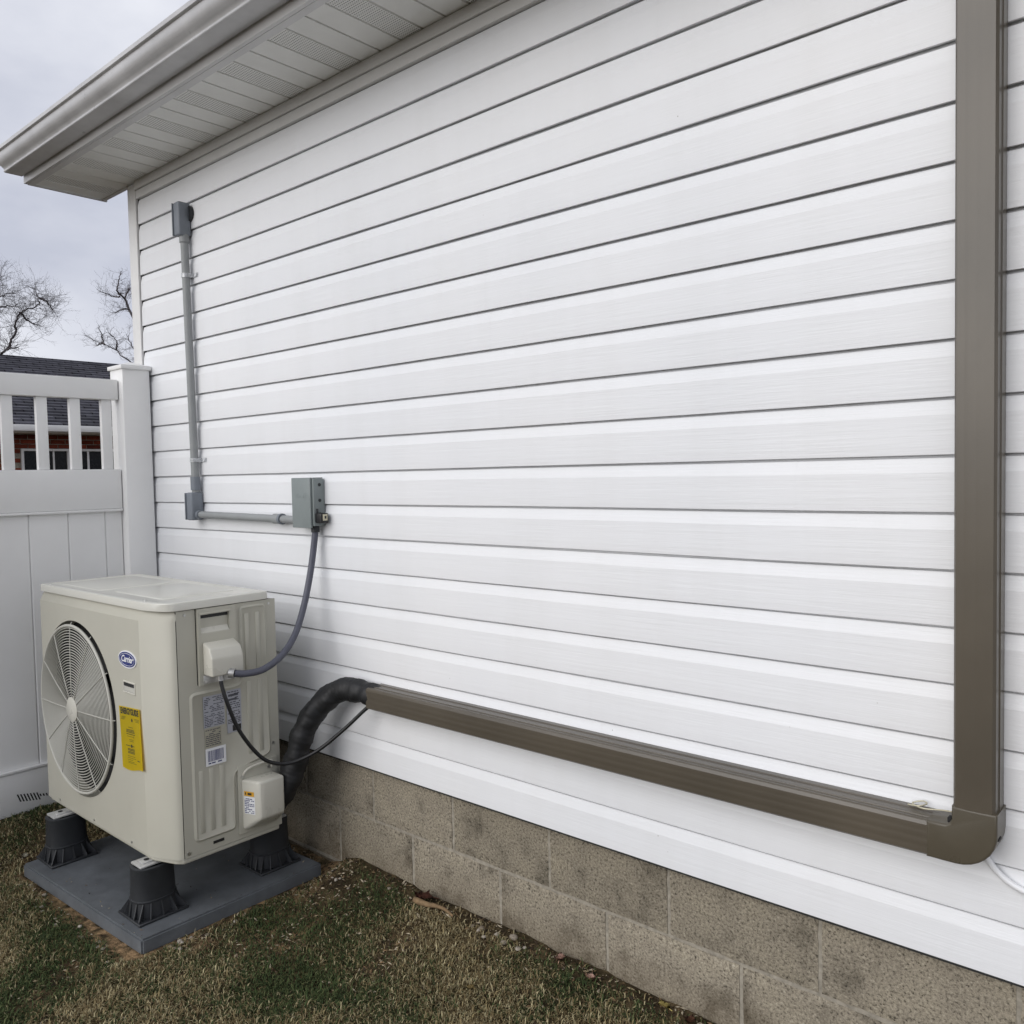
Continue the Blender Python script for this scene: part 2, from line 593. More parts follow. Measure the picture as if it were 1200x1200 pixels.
# ------------------------------------------------------------------ the house
H = 4.6274 * 0.0254            # siding exposure
XE = 6.2                       # wall runs on to the right, out of frame
house = empty('house', (0, 0, -0.42), 'white vinyl sided house on grey block foundation with gutter and vented soffit', 'house')
wallcore = ob('wall', box(BM(), (-0.055, 0.012, -0.004), (XE, 5.0, 2.5)), 'siding', house)
rng = random.Random(11)
for k in range(20):
    z0 = k * H
    f = 0.70 * H
    prof = [(0.008, z0 + 0.004), (-0.005, z0 + 0.0012), (-0.0072, z0 + 0.0004), (-0.0086, z0 + 0.0012), (-0.0088, z0 + 0.003),
            (-0.0084, z0 + 0.5 * f), (-0.0080, z0 + f), (-0.0046, z0 + f + 0.014), (-0.0012, z0 + H - 0.0056), (0.0000, z0 + H - 0.0050), (0.0065, z0 + H - 0.0036), (0.0070, z0 + H + 0.004)]
    if k == 19:
        prof = prof[:-1]
    seam = 1.2 + ((k // 2) * 1.37) % 3.6 + rng.uniform(-0.05, 0.05)
    ph = rng.uniform(0, 50)
    def wob(x, ph=ph):
        return (0.0011 * noise.noise(Vector((x * 1.7, ph, 0))) + 0.0004 * noise.noise(Vector((x * 6, ph, 3))),
                0.0017 * noise.noise(Vector((x * 1.1, ph, 7))) + 0.0006 * noise.noise(Vector((x * 5, ph, 2))))
    for (a, b, off) in ((0.009, seam + 0.028, 0.0), (seam, XE, 0.00035)):
        n = max(6, int((b - a) / 0.07))
        X = [a + (b - a) * i / n for i in range(n + 1)]
        bm = sheet_profile(BM(), [(y + off, z) for y, z in prof], X, wob)
        ob('siding_panel', bm, 'siding', wallcore, smooth=7)

cp = BM()
box(cp, (-0.075, -0.0165, -0.006), (0.0035, 0.07, 2.4205), 0.003)
ob('corner_post', cp, 'trim', house, True)
boxob('channel_gap_shade', (0.0045, -0.004, 0.0), (0.0085, 0.01, 2.36), 'dark', house, 0)  # black strip paints the shade in the gap between post and siding
boxob('starter_gap_shade', (-0.05, -0.0035, -0.006), (XE, 0.018, 0.0005), 'dark', house, 0)  # black strip paints the line of shade under the lowest course
bm = BM()
box(bm, (0.004, -0.0215, 2.389), (XE, 0.011, 2.4285), 0.002)
ob('frieze_trim', bm, 'trim', house, True)
bm = BM()
box(bm, (0.004, -0.0150, 2.3495), (XE, 0.011, 2.3868), 0.002)
ob('undersill_trim', bm, 'trim', house, True)

# foundation: mortar core with single blocks
found = ob('foundation', box(BM(), (-0.05, 0.0235, -0.85), (XE, 4.9, -0.006)), 'mortar', house)
bw, bh = 0.4064, 0.2032
protos = []
for i in range(5):
    r = random.Random(40 + i)
    bm = BM()
    n1, n2 = 14, 7
    w, h = bw - 0.0105, bh - 0.0105
    grid = []
    for a in range(n1 + 1):
        col = []
        for b in range(n2 + 1):
            x, z = w * a / n1, h * b / n2
            e = min(a, n1 - a, b, n2 - b) == 0
            y = 0.0035 if e else 0.0008 * r.uniform(-1, 1)
            col.append(bm.verts.new((x + (r.uniform(-0.0015, 0.0015) if e else 0), y, z + (r.uniform(-0.0015, 0.0015) if e else 0))))
        grid.append(col)
    for a in range(n1):
        for b in range(n2):
            bm.faces.new((grid[a][b], grid[a + 1][b], grid[a + 1][b + 1], grid[a][b + 1]))
    brd = [grid[a][0] for a in range(n1 + 1)] + [grid[n1][b] for b in range(1, n2 + 1)] + [grid[a][n2] for a in range(n1 - 1, -1, -1)] + [grid[0][b] for b in range(n2 - 1, 0, -1)]
    bk = [bm.verts.new((v.co.x, 0.03, v.co.z)) for v in brd]
    for q in range(len(brd)):
        j = (q + 1) % len(brd)
        bm.faces.new((brd[q], bk[q], bk[j], brd[j]))
    me = bpy.data.meshes.new('concrete_block')
    bmesh.ops.recalc_face_normals(bm, faces=bm.faces)
    bm.to_mesh(me)
    bm.free()
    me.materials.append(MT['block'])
    protos.append(me)
for course, (zb, X0) in enumerate(((-0.2002, 1.5705 - 4 * bw), (-0.2002 - bh - 0.009, 1.7760 - 5 * bw), (-0.2002 - 2 * bh - 0.012, 1.5705 - 4 * bw))):
    for i in range(14):
        x = X0 + i * bw + 0.005
        if x < -0.25 or x > XE:
            continue
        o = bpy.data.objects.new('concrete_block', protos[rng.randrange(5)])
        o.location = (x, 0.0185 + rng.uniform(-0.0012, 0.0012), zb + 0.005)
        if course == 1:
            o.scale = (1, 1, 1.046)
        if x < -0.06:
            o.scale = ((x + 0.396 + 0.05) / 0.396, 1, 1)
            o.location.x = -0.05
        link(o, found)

# soffit with single panels, fascia, gutter, roof
ZS = 2.43
pw = 0.3048
soff = ob('soffit', box(BM(), (-0.36, -0.335, ZS + 0.014), (XE, 0.0, ZS + 0.02)), 'soffit', house)
def soffit_panel_mesh():
    bm = BM()
    # profile along x with grooves, swept along y
    pr = []
    for s in range(3):
        a = s * pw / 3
        pr += [(a + 0.0045, 0.0), (a + pw / 3 - 0.0045, 0.0), (a + pw / 3 - 0.0025, 0.007), (a + pw / 3 + 0.0025, 0.007)]
    pr = [(-0.0025 + 0.005, 0.007)] + pr[:-1]
    yy = [-0.342, -0.315, -0.02, 0.0]
    rows = []
    for y in yy:
        rows.append([bm.verts.new((x, y, (z if -0.33 < y else z * 0.25))) for x, z in pr])
    for ri, (A, B) in enumerate(zip(rows, rows[1:])):
        for i in range(len(pr) - 1):
            f = bm.faces.new((A[i], B[i], B[i + 1], A[i + 1]))
            mid = (pr[i][0] + pr[i + 1][0]) / 2
            if ri == 1 and abs(mid - pw / 2) < 0.02 and abs(pr[i + 1][0] - pr[i][0]) > 0.03:
                f.material_index = 1
    me = bpy.data.meshes.new('soffit_panel')
    bm.normal_update()
    bm.to_mesh(me)
    bm.free()
    me.materials.append(MT['soffit'])
    me.materials.append(MT['perf'])
    return me
spm = soffit_panel_mesh()
for i in range(-4, 18):
    x = 0.955 - pw / 3 + i * pw
    o = bpy.data.objects.new('soffit_panel', spm)
    o.location = (x, 0, ZS)
    link(o, soff)

bm = BM()
box(bm, (-0.372, -0.3605, ZS - 0.004), (XE, -0.3455, 2.555), 0.0015)
box(bm, (-0.372, -0.345, ZS - 0.004), (XE, -0.318, ZS - 0.0015))
ob('fascia', bm, 'fascia', house, True)
bm = BM()
box(bm, (-0.373, -0.344, ZS - 0.006), (-0.358, 0.016, 2.555), 0.0015)
ob('end_fascia', bm, 'fascia', house, True)
bm = BM()
box(bm, (-0.357, -0.013, ZS - 0.008), (-0.077, 0.004, 2.555), 0.002)
ob('return_trim', bm, 'fascia', house, True)

gp = [(-0.3615, 2.545), (-0.3615, 2.462), (-0.366, 2.4575), (-0.436, 2.4575), (-0.4405, 2.4585), (-0.4425, 2.461), (-0.4425, 2.4655), (-0.4405, 2.468),
      (-0.4425, 2.474), (-0.450, 2.480), (-0.461, 2.487), (-0.469, 2.497), (-0.4725, 2.510), (-0.4735, 2.523), (-0.4735, 2.528), (-0.4805, 2.529), (-0.4830, 2.531), (-0.4830, 2.546), (-0.480, 2.548), (-0.474, 2.546)]
bm = BM()
sheet_profile(bm, gp, [-0.372 + (XE + 0.372) * i / 40 for i in range(41)], lambda x: (0.0012 * noise.noise(Vector((x * 2, 1, 1))), 0.001 * noise.noise(Vector((x * 1.3, 5, 1)))))
cap = [bm.verts.new((-0.3725, y, z)) for y, z in gp]
bm.faces.new(cap)
ob('gutter', bm, 'gutter', house, smooth=35)
bm = BM()
box(bm, (-0.40, -0.40, 2.556), (XE, -0.34, 2.561), 0.001)
ob('drip_edge', bm, 'trim', house, True)
roof = ob('roof', prism(BM(), [(-0.405, 2.5625), (2.6, 3.80), (5.6, 2.56), (5.6, 2.59), (2.6, 3.84), (-0.405, 2.585)], 0, -0.40, XE), 'shingle', house)
gable = ob('gable_wall', prism(BM(), [(0.012, 2.5), (4.99, 2.5), (2.6, 3.72)], 0, -0.05, -0.02), 'siding', house)

# ------------------------------------------------------------------ fence beside the corner
FX = 0.0165
fence = empty('vinyl_fence', (FX, -0.9, -0.42), 'tall white vinyl privacy fence with open picket top at house corner', 'fence')
def fpost(y):
    bm = BM()
    box(bm, (FX - 0.0635, y - 0.0635, -0.7), (FX + 0.0635, y + 0.0635, 1.553), 0.005)
    p = ob('post', bm, 'fence', fence, True)
    bm = BM()
    c, s, zz = Vector((FX, y, 0)), 0.0715, 1.5545
    box(bm, (FX - s, y - s, zz - 0.006), (FX + s, y + s, zz + 0.0125), 0.003)
    ap = bm.verts.new((FX, y, zz + 0.035))
    q = 0.069
    cs = [bm.verts.new((FX + a * q, y + b * q, zz + 0.0127)) for a, b in ((-1, -1), (1, -1), (1, 1), (-1, 1))]
    for i in range(4):
        bm.faces.new((cs[i], cs[(i + 1) % 4], ap))
    ob('post_cap', bm, 'fence', p, True)
PY = -0.082
fpost(PY)
fpost(PY - 2.42)
ya, yb = PY - 2.42 + 0.0638, PY - 0.0638
boxob('top_rail', (FX - 0.025, ya, 1.4090), (FX + 0.025, yb - 0.004, 1.5010), 'fence', fence, 0.004)
boxob('middle_rail', (FX - 0.025, ya, 0.916), (FX + 0.025, yb - 0.004, 1.095), 'fence', fence, 0.004)
boxob('bottom_rail', (FX - 0.025, ya, -0.356), (FX + 0.025, yb - 0.004, -0.178), 'fence', fence, 0.004)
boxob('rail_moulding', (FX + 0.004, ya, 0.904), (FX + 0.0295, yb - 0.004, 0.9155), 'fence', fence, 0.003)
boxob('rail_moulding', (FX + 0.004, ya, -0.1775), (FX + 0.0295, yb - 0.004, -0.165), 'fence', fence, 0.003)
for i in range(17):
    y = -0.2000 - 0.1363 * i
    if y - 0.025 > ya:
        boxob('picket', (FX - 0.0125, y - 0.0225, 1.0955), (FX + 0.0125, y + 0.0225, 1.4087), 'fence', fence, 0.003)
pl0 = -0.2240
edges = [yb - 0.001, pl0] + [pl0 - 0.1600 * i for i in range(1, 14)]
for a, b in zip(edges, edges[1:]):
    b2 = max(b, ya + 0.001)
    if a - b2 < 0.01:
        break
    bm = BM()
    prism(bm, [(FX - 0.009, a - 0.0006), (FX + 0.005, a - 0.0006), (FX + 0.009, a - 0.005), (FX + 0.009, b2 + 0.005), (FX + 0.005, b2 + 0.0006), (FX - 0.009, b2 + 0.0006)], 2, -0.1645, 0.9035)
    ob('plank', bm, 'fence', fence)
for i in range(12):
    y0 = -0.645 + i * 0.0125
    h = 0.034 if i < 7 else 0.012
    bm = BM()
    zc = -0.286 - i * 0.0022 + (0.0 if i < 7 else 0.004)
    x = FX + 0.0253
    vs = [bm.verts.new(c) for c in ((x, y0, zc + h / 2), (x, y0 + 0.006, zc + h / 2), (x, y0 + 0.006 + h * 0.35, zc - h / 2), (x, y0 + h * 0.35, zc - h / 2))]
    bm.faces.new(vs)
    ob('slanted_mark', bm, 'dark', fence)  # near-black slanted stroke on the rail face

# ------------------------------------------------------------------ pad and risers
pad = BM()
prism(pad, PAD, 2, -0.452, -0.400)
bmesh.ops.bevel(pad, geom=list(pad.edges), offset=0.006, segments=2, affect='EDGES')
tag(ob('equipment_pad', pad, 'pad', None, True), 'slate grey rectangular equipment pad lying on the lawn under heat pump', 'equipment pad')

def riser(cx, cy, label):
    e = empty('riser', (cx, cy, -0.4), label, 'riser', 'pad risers under the heat pump')
    bm = BM()
    box(bm, (cx - 0.077, cy - 0.085, -0.3995), (cx + 0.077, cy + 0.085, -0.391), 0.002, 1)
    ob('base_plate', bm, 'riser', e, True)
    def oval(rx, ry, n=40, p=2.5):
        o = []
        for k in range(n):
            a = 2 * math.pi * k / n
            c, s = math.cos(a), math.sin(a)
            o.append((rx * math.copysign(abs(c) ** (2 / p), c), ry * math.copysign(abs(s) ** (2 / p), s)))
        return o
    bm = BM()
    lv = [(-0.3905, 0.0625, 0.076), (-0.345, 0.0575, 0.0715), (-0.343, 0.0595, 0.0735), (-0.339, 0.0595, 0.0735), (-0.337, 0.0565, 0.0705), (-0.243, 0.0525, 0.067), (-0.240, 0.054, 0.0685), (-0.233, 0.054, 0.0685), (-0.2315, 0.052, 0.0665), (-0.2315, 0.044, 0.058), (-0.236, 0.043, 0.057)]
    rings = [[bm.verts.new((cx + x, cy + y, z)) for x, y in oval(a, b)] for z, a, b in lv]
    for A, B in zip(rings, rings[1:]):
        for k in range(40):
            bm.faces.new((A[k], A[(k + 1) % 40], B[(k + 1) % 40], B[k]))
    bm.faces.new(rings[-1])
    ob('column', bm, 'riser', e, 50)
    outl = oval(0.0595, 0.0735, 16, 2.5)
    for k in range(16):
        x, y = outl[k]
        s = min(0.0745 / abs(x) if abs(x) > 1e-5 else 99, 0.0825 / abs(y) if abs(y) > 1e-5 else 99)
        a = math.atan2(y, x)
        if k in (2, 6, 10, 14):
            s = min(s, 1.45)
        bm = BM()
        nx, ny = -math.sin(a) * 0.0018, math.cos(a) * 0.0018
        tri = [((x * 0.93), (y * 0.93), -0.3912), ((x * s), (y * s), -0.3912), ((x * s), (y * s), -0.386), ((x * 1.0), (y * 1.0), -0.344), ((x * 0.93), (y * 0.93), -0.344)]
        A = [bm.verts.new((cx + p + nx, cy + q + ny, z)) for p, q, z in tri]
        B = [bm.verts.new((cx + p - nx, cy + q - ny, z)) for p, q, z in tri]
        bm.faces.new(A)
        bm.faces.new(list(reversed(B)))
        for i in range(5):
            j = (i + 1) % 5
            bm.faces.new((A[j], A[i], B[i], B[j]))
        bmesh.ops.recalc_face_normals(bm, faces=bm.faces)
        ob('gusset', bm, 'riser', e)
riser(1.187, -0.615, 'dark grey plastic riser under front right foot, nearest pad corner')
riser(0.519, -0.632, 'dark grey plastic riser under front left foot, beside white fence')
riser(1.187, -0.168, 'dark grey plastic riser under valve cover side, nearest block wall')
riser(0.519, -0.180, 'dark grey plastic riser hidden behind the unit at rear left')

# ------------------------------------------------------------------ heat pump
hp = empty('heat_pump', (0.84, -0.41, -0.235), 'beige outdoor heat pump with round fan grille raised on risers', 'heat pump')
XL, XR, YF, YB, ZB, ZT = 0.345, 1.326, -0.63, -0.213, -0.203, 0.613
FC, FR = (0.672, 0.202), 0.3265
X1 = 1.192
ZK = 0.580
# front panel with round opening
bm = BM()
N = 96
rx0, rx1, rz0, rz1 = XL + 0.012, X1, ZB, ZK
angs = [2 * math.pi * i / N for i in range(N)]
for cx_, cz_ in ((rx0, rz0), (rx1, rz0), (rx1, rz1), (rx0, rz1)):
    angs.append(math.atan2(cz_ - FC[1], cx_ - FC[0]) % (2 * math.pi))
angs = sorted(set(angs))
ci, co = [], []
lip = []
for a in angs:
    c, s = math.cos(a), math.sin(a)
    R = min(FR, 0.999 * min(((rx1 if c > 0 else rx0) - FC[0]) / c if abs(c) > 1e-6 else 9, ((rz1 if s > 0 else rz0) - FC[1]) / s if abs(s) > 1e-6 else 9))
    R = min(FR, R)
    lip.append(bm.verts.new((FC[0] + FR * 0.985 * c, YF + 0.05, FC[1] + FR * 0.985 * s)))
    ci.append(bm.verts.new((FC[0] + R * c, YF, FC[1] + R * s)))
    t = min((((rx1 if c > 0 else rx0) - FC[0]) / c) if abs(c) > 1e-6 else 9, (((rz1 if s > 0 else rz0) - FC[1]) / s) if abs(s) > 1e-6 else 9)
    co.append(bm.verts.new((FC[0] + t * c, YF, FC[1] + t * s)))
n = len(angs)
for i in range(n):
    j = (i + 1) % n
    bm.faces.new((co[i], co[j], ci[j], ci[i]))
    bm.faces.new((ci[i], ci[j], lip[j], lip[i]))
# edges of the front panel: left corner, chamfer on the right, slanted top strip
path = [(XL, -0.585), (XL, -0.618), (XL + 0.003, -0.626), (XL + 0.012, YF), (X1, YF), (1.222, -0.6262), (1.262, -0.6125), (1.296, -0.598), (1.314, -0.588), (1.323, -0.579), (XR, -0.5715)]
def lvl(z, inset):
    return [bm.verts.new((x, min(y + inset, -0.56) if y < -0.565 else y, z)) for x, y in path]
L0, L1, L2 = lvl(ZB, 0), lvl(ZK, 0), lvl(ZT, 0.016)
for i in range(len(path) - 1):
    if i != 3:
        bm.faces.new((L0[i], L0[i + 1], L1[i + 1], L1[i]))
    bm.faces.new((L1[i], L1[i + 1], L2[i + 1], L2[i]))
bmesh.ops.recalc_face_normals(bm, faces=bm.faces)
fp = ob('front_panel', bm, 'unit', hp, smooth=28)
#boxob('crease', (1.046, YF - 0.0006, ZB + 0.02), (1.0475, YF + 0.001, ZK - 0.004), 'unit', fp, 0)
# shell: sides and back
bm = BM()
path = [(XR, -0.5690), (XR, YB + 0.012), (XR - 0.004, YB + 0.004), (XR - 0.012, YB), (XL + 0.012, YB), (XL, YB + 0.012), (XL, -0.583)]
A = [bm.verts.new((x, y, ZB)) for x, y in path]
B = [bm.verts.new((x, y, ZT)) for x, y in path]
for i in range(len(path) - 1):
    bm.faces.new((A[i], A[i + 1], B[i + 1], B[i]))
bmesh.ops.recalc_face_normals(bm, faces=bm.faces)
side = ob('side_panel', bm, 'unit', hp, smooth=30)
bm = BM()
box(bm, (XL + 0.004, -0.569, ZB + 0.002), (XR - 0.004, YB - 0.004, ZT - 0.002))
# keep the fan bay hollow in front
ob('dark_core', bm, 'cavity', hp)  # near-black core, its colour stands in for the unlit inside of the casing
# lid
def rrect(x0, x1, y0, y1, r, n=5):
    o = []
    for cx, cy, a0 in ((x1 - r, y1 - r, 0), (x0 + r, y1 - r, 90), (x0 + r, y0 + r, 180), (x1 - r, y0 + r, 270)):
        for k in range(n + 1):
            a = rad(a0 + 90 * k / n)
            o.append((cx + r * math.cos(a), cy + r * math.sin(a)))
    return o
def loft(bm, levels):
    R = [[bm.verts.new((x, y, z)) for x, y in poly] for poly, z in levels]
    m = len(R[0])
    for A, B in zip(R, R[1:]):
        for k in range(m):
            bm.faces.new((A[k], A[(k + 1) % m], B[(k + 1) % m], B[k]))
    bm.faces.new(list(reversed(R[0])))
    bm.faces.new(R[-1])
    return bm
def lid_outline(d):
    x0, x1, y0, y1 = XL - 0.004 + d, XR + 0.006 - d, YF + 0.004 + d, YB - 0.012 - d
    # follow the chamfer at the front right corner
    o = rrect(x0, x1, y0, y1, 0.02, 4)
    o = o[:-5]
    return o + [(x1 - 0.115, y0), (x1 - 0.06, y0 + 0.012), (x1 - 0.026, y0 + 0.026), (x1 - 0.009, y0 + 0.038), (x1, y0 + 0.055)]
bm = loft(BM(), [(lid_outline(0.002), 0.6150), (lid_outline(0.0), 0.6162), (lid_outline(0.0), 0.6385), (lid_outline(0.0012), 0.6412), (lid_outline(0.0045), 0.6425), (lid_outline(0.024), 0.6430), (lid_outline(0.027), 0.6412)])
lid = ob('top_panel', bm, 'lid', hp, smooth=30)
for (x0, x1, y0, y1) in ((0.40, 0.78, -0.575, -0.28), (0.83, 1.21, -0.555, -0.28)):
    bm = loft(BM(), [(rrect(x0, x1, y0, y1, 0.03), 0.6410), (rrect(x0 + 0.004, x1 - 0.004, y0 + 0.004, y1 - 0.004, 0.026), 0.6432), (rrect(x0 + 0.006, x1 - 0.006, y0 + 0.006, y1 - 0.006, 0.024), 0.6436)])
    ob('embossed_panel', bm, 'lid', lid, smooth=30)
for (x, y) in ((0.42, -0.612), (1.19, -0.603)):
    bm = BM()
    bmesh.ops.create_uvsphere(bm, u_segments=10, v_segments=6, radius=0.004)
    ob('screw', bm, 'screw', lid, True, loc=(x, y, 0.6425))
# base pan
bm = BM()
prism(bm, [(XL + 0.006, -0.62), (X1 + 0.02, -0.622), (1.30, -0.588), (XR - 0.004, -0.57), (XR - 0.004, YB - 0.006 + 0.01), (XL + 0.006, YB + 0.004)], 2, -0.221, -0.2035)
bmesh.ops.bevel(bm, geom=list(bm.edges), offset=0.003, segments=1, affect='EDGES')
pan = ob('base_pan', bm, 'unit', hp, True)
for sx in (0.47, 0.78, 1.08):
    bm = BM()
    tube(bm, [(sx, YF - 0.0002, ZB + 0.012), (sx, YF - 0.0022, ZB + 0.012)], 0.0042, 10)
    ob('screw', bm, 'screw', fp)
for sy, sz in ((-0.54, 0.598), (-0.227, 0.598), (-0.227, 0.10)):
    bm = BM()
    tube(bm, [(XR - 0.0002, sy, sz), (XR + 0.0024, sy, sz)], 0.0045, 10)
    ob('screw', bm, 'screw', side)
# feet: bent galvanised straps sticking out in front and behind
for fx in (0.519, 1.187):
    for fy, s in ((-0.615 if fx > 1 else -0.632, -1), (-0.168 if fx > 1 else -0.18, 1)):
        bm = BM()
        y0, y1 = fy + s * 0.055, (YF + 0.02 if s < 0 else YB - 0.02) - s * 0.03
        a, b = min(y0, y1), max(y0, y1)
        box(bm, (fx - 0.036, a, -0.2313), (fx + 0.036, b, -0.2235), 0.003)
        box(bm, (fx - 0.020, a + 0.016, -0.2236), (fx + 0.020, b, -0.2195), 0.003)
        foot = ob('foot', bm, 'galv', hp, True)
        bm = BM()
        tube(bm, [(fx, fy + s * 0.018, -0.2190), (fx, fy + s * 0.018, -0.2178)], 0.0085, 14)
        ob('bolt_hole', bm, 'cavity', foot)
# fan bay
bm = BM()
NN = 64
rg = []
for y, r in ((YF + 0.049, FR * 0.985), (-0.5700, FR * 0.93)):
    rg.append([bm.verts.new((FC[0] + r * math.cos(2 * math.pi * k / NN), y, FC[1] + r * math.sin(2 * math.pi * k / NN))) for k in range(NN)])
for k in range(NN):
    bm.faces.new((rg[0][k], rg[0][(k + 1) % NN], rg[1][(k + 1) % NN], rg[1][k]))
ob('fan_shroud', bm, 'cavity', hp, 'all')
fan = empty  # marker
bm = BM()
for q in range(3):
    a0 = q * 2 * math.pi / 3 + 0.4
    rows_ = []
    for ri in range(7):
        r = 0.05 + ri * 0.04
        w = 0.42 + 0.09 * math.sin(ri / 6 * math.pi) + ri * 0.02
        rows_.append([bm.verts.new((FC[0] + r * math.cos(a0 + t * w + ri * 0.06), -0.575 - 0.006 - 0.018 * (1 - t) , FC[1] + r * math.sin(a0 + t * w + ri * 0.06))) for t in (0, 0.25, 0.5, 0.75, 1)])
    for A, B in zip(rows_, rows_[1:]):
        for i in range(4):
            bm.faces.new((A[i], A[i + 1], B[i + 1], B[i]))
bx = tube(bm, [(FC[0], -0.571, FC[1]), (FC[0], -0.606, FC[1])], 0.055, 24)
ob('fan', bm, 'fan', hp, 40)

def dome(r):
    t = r / 0.317
    return YF - 0.008 - 0.009 * (1 - t ** 2)
gr = BM()
NRING = 26
for i in range(NRING):
    r = 0.052 + (0.300 - 0.052) * i / (NRING - 1)
    y = dome(r)
    ns, wr = 80, 0.0021
    R_ = []
    for k in range(ns):
        a = 2 * math.pi * k / ns
        c, s = math.cos(a), math.sin(a)
        R_.append([gr.verts.new((FC[0] + (r + dr) * c, y + dy, FC[1] + (r + dr) * s)) for dr, dy in ((-wr, 0), (0, -wr), (wr, 0), (0, wr))])
    for k in range(ns):
        A, B = R_[k], R_[(k + 1) % ns]
        for m in range(4):
            gr.faces.new((A[m], A[(m + 1) % 4], B[(m + 1) % 4], B[m]))
grille = ob('fan_grille', gr, 'wire', hp, 'all')
grille['kind'] = 'stuff'
bm = BM()
tube(bm, [(FC[0] + 0.309 * math.cos(2 * math.pi * k / 96), YF - 0.009, FC[1] + 0.309 * math.sin(2 * math.pi * k / 96)) for k in range(97)], 0.0055, 8, False)
rim = ob('grille_rim', bm, 'wire', hp, 'all')
for k in range(12):
    a = rad(30 * k + 2)
    bm = BM()
    P = [(FC[0] + r * math.cos(a), dome(r) - 0.002, FC[1] + r * math.sin(a)) for r in (0.035, 0.1, 0.16, 0.22, 0.27, 0.295, 0.3095)]
    P.append((FC[0] + 0.322 * math.cos(a), YF - 0.002, FC[1] + 0.322 * math.sin(a)))
    tube(bm, P, 0.0020, 6)
    ob('spoke', bm, 'wire', rim, 'all')
bm = BM()
hy = dome(0)
tube(bm, [(FC[0], hy + 0.004, FC[1]), (FC[0], hy - 0.0035, FC[1]), (FC[0], hy - 0.007, FC[1])], lambda i: (0.046, 0.046, 0.040)[i], 32)
ob('grille_hub', bm, 'unit_light', rim, 40)

# badge
bx_, bz_ = 1.104, 0.441
bm = BM()
tube(bm, [(bx_, YF + 0.001, bz_), (bx_, YF - 0.0025, bz_)], 1.0, 40)
for v in bm.verts:
    v.co.x = bx_ + (v.co.x - bx_) * 0.066
    v.co.z = bz_ + (v.co.z - bz_) * 0.0295
badge = ob('badge', bm, 'white', hp)
bm = BM()
tube(bm, [(bx_, YF - 0.002, bz_), (bx_, YF - 0.0032, bz_)], 1.0, 40)
for v in bm.verts:
    v.co.x = bx_ + (v.co.x - bx_) * 0.061
    v.co.z = bz_ + (v.co.z - bz_) * 0.0255
ob('badge_field', bm, 'blue', badge)
bm = BM()
pts = [(bx_ + 0.0535 * math.cos(2 * math.pi * k / 48), YF - 0.0033, bz_ + 0.0205 * math.sin(2 * math.pi * k / 48)) for k in range(49)]
tube(bm, pts, 0.0007, 5, False)
ob('badge_ring', bm, 'white', badge)
text_ob('badge_lettering', 'Carrier', 0.031, 'white', badge, (bx_, YF - 0.0037, bz_ + 0.001), FRONT, shear=0.35, bold=0.0006, space=0.92)
# small framed window under the badge
bm = BM()
for lo, hi in (((1.066, 0.361), (1.152, 0.366)), ((1.066, 0.326), (1.152, 0.331)), ((1.066, 0.331), (1.070, 0.361)), ((1.148, 0.331), (1.152, 0.361))):
    box(bm, (lo[0], YF - 0.003, lo[1]), (hi[0], YF + 0.001, hi[1]), 0.001, 1)
wf = ob('recess_frame', bm, 'unit_light', hp)
boxob('recess', (1.0705, YF - 0.0010, 0.3315), (1.1475, YF + 0.001, 0.3605), 'fan', wf, 0)
bm = BM()
vv = [bm.verts.new(c) for c in ((1.071, YF - 0.0012, 0.332), (1.147, YF - 0.0012, 0.332), (1.147, YF - 0.0012, 0.349), (1.071, YF - 0.0026, 0.349))]
bm.faces.new(vv)
ob('recess_sill', bm, 'wire', wf)

# yellow energy label, slightly curled and hung askew
bm = BM()
nu, nv = 8, 10
rows = []
for j in range(nv + 1):
    v = j / nv
    row = []
    for i in range(nu + 1):
        u = i / nu
        x = 1.024 + 0.160 * u + 0.018 * v
        z = 0.272 + 0.012 * u - 0.208 * v - (0.006 * math.sin(u * 5) if j == nv else 0)
        y = YF - 0.0012 - 0.008 * (u ** 3) * (0.4 + 0.6 * v) - 0.003 * v * v * (1 - u)
        row.append(bm.verts.new((x, y, z)))
    rows.append(row)
for A, B in zip(rows, rows[1:]):
    for i in range(nu):
        bm.faces.new((A[i], A[i + 1], B[i + 1], B[i]))
def lab_pt(u, v, off=0.0006):
    return Vector((1.024 + 0.160 * u + 0.018 * v, YF - 0.0012 - 0.008 * (u ** 3) * (0.4 + 0.6 * v) - 0.003 * v * v * (1 - u) - off, 0.272 + 0.012 * u - 0.208 * v))
bmesh.ops.solidify(bm, geom=list(bm.faces), thickness=-0.0003)
el = ob('energy_label', bm, 'yellow', hp, smooth=60)
el['label'] = 'yellow energy rating label on front'
me = text_mesh('ENERGYGUIDE', 0.027, bold=0.0011, ext=0.0)
me.materials.clear()
me.materials.append(MT['ink'])
xsv = [v.co.x for v in me.vertices]
x0, x1 = min(xsv), max(xsv)
for v in me.vertices:
    u = 0.07 + 0.87 * (v.co.x - x0) / (x1 - x0)
    p = lab_pt(u, 0.075 - v.co.y / 0.20)
    v.co = p
link(bpy.data.objects.new('label_lettering', me), el)
bm = BM()
rr = random.Random(5)
def bar(u0, u1, v0, v1):
    q = [bm.verts.new(lab_pt(u, v)) for u, v in ((u0, v0), (u1, v0), (u1, v1), (u0, v1))]
    bm.faces.new(q)
bar(0.55, 0.62, 0.19, 0.215); bar(0.565, 0.605, 0.175, 0.23)
for (v, a, b) in ((0.165, 0.08, 0.30), (0.185, 0.08, 0.26), (0.205, 0.08, 0.22), (0.17, 0.70, 0.94), (0.19, 0.72, 0.94), (0.21, 0.76, 0.94), (0.32, 0.38, 0.62)):
    bar(a, b, v, v + 0.006)
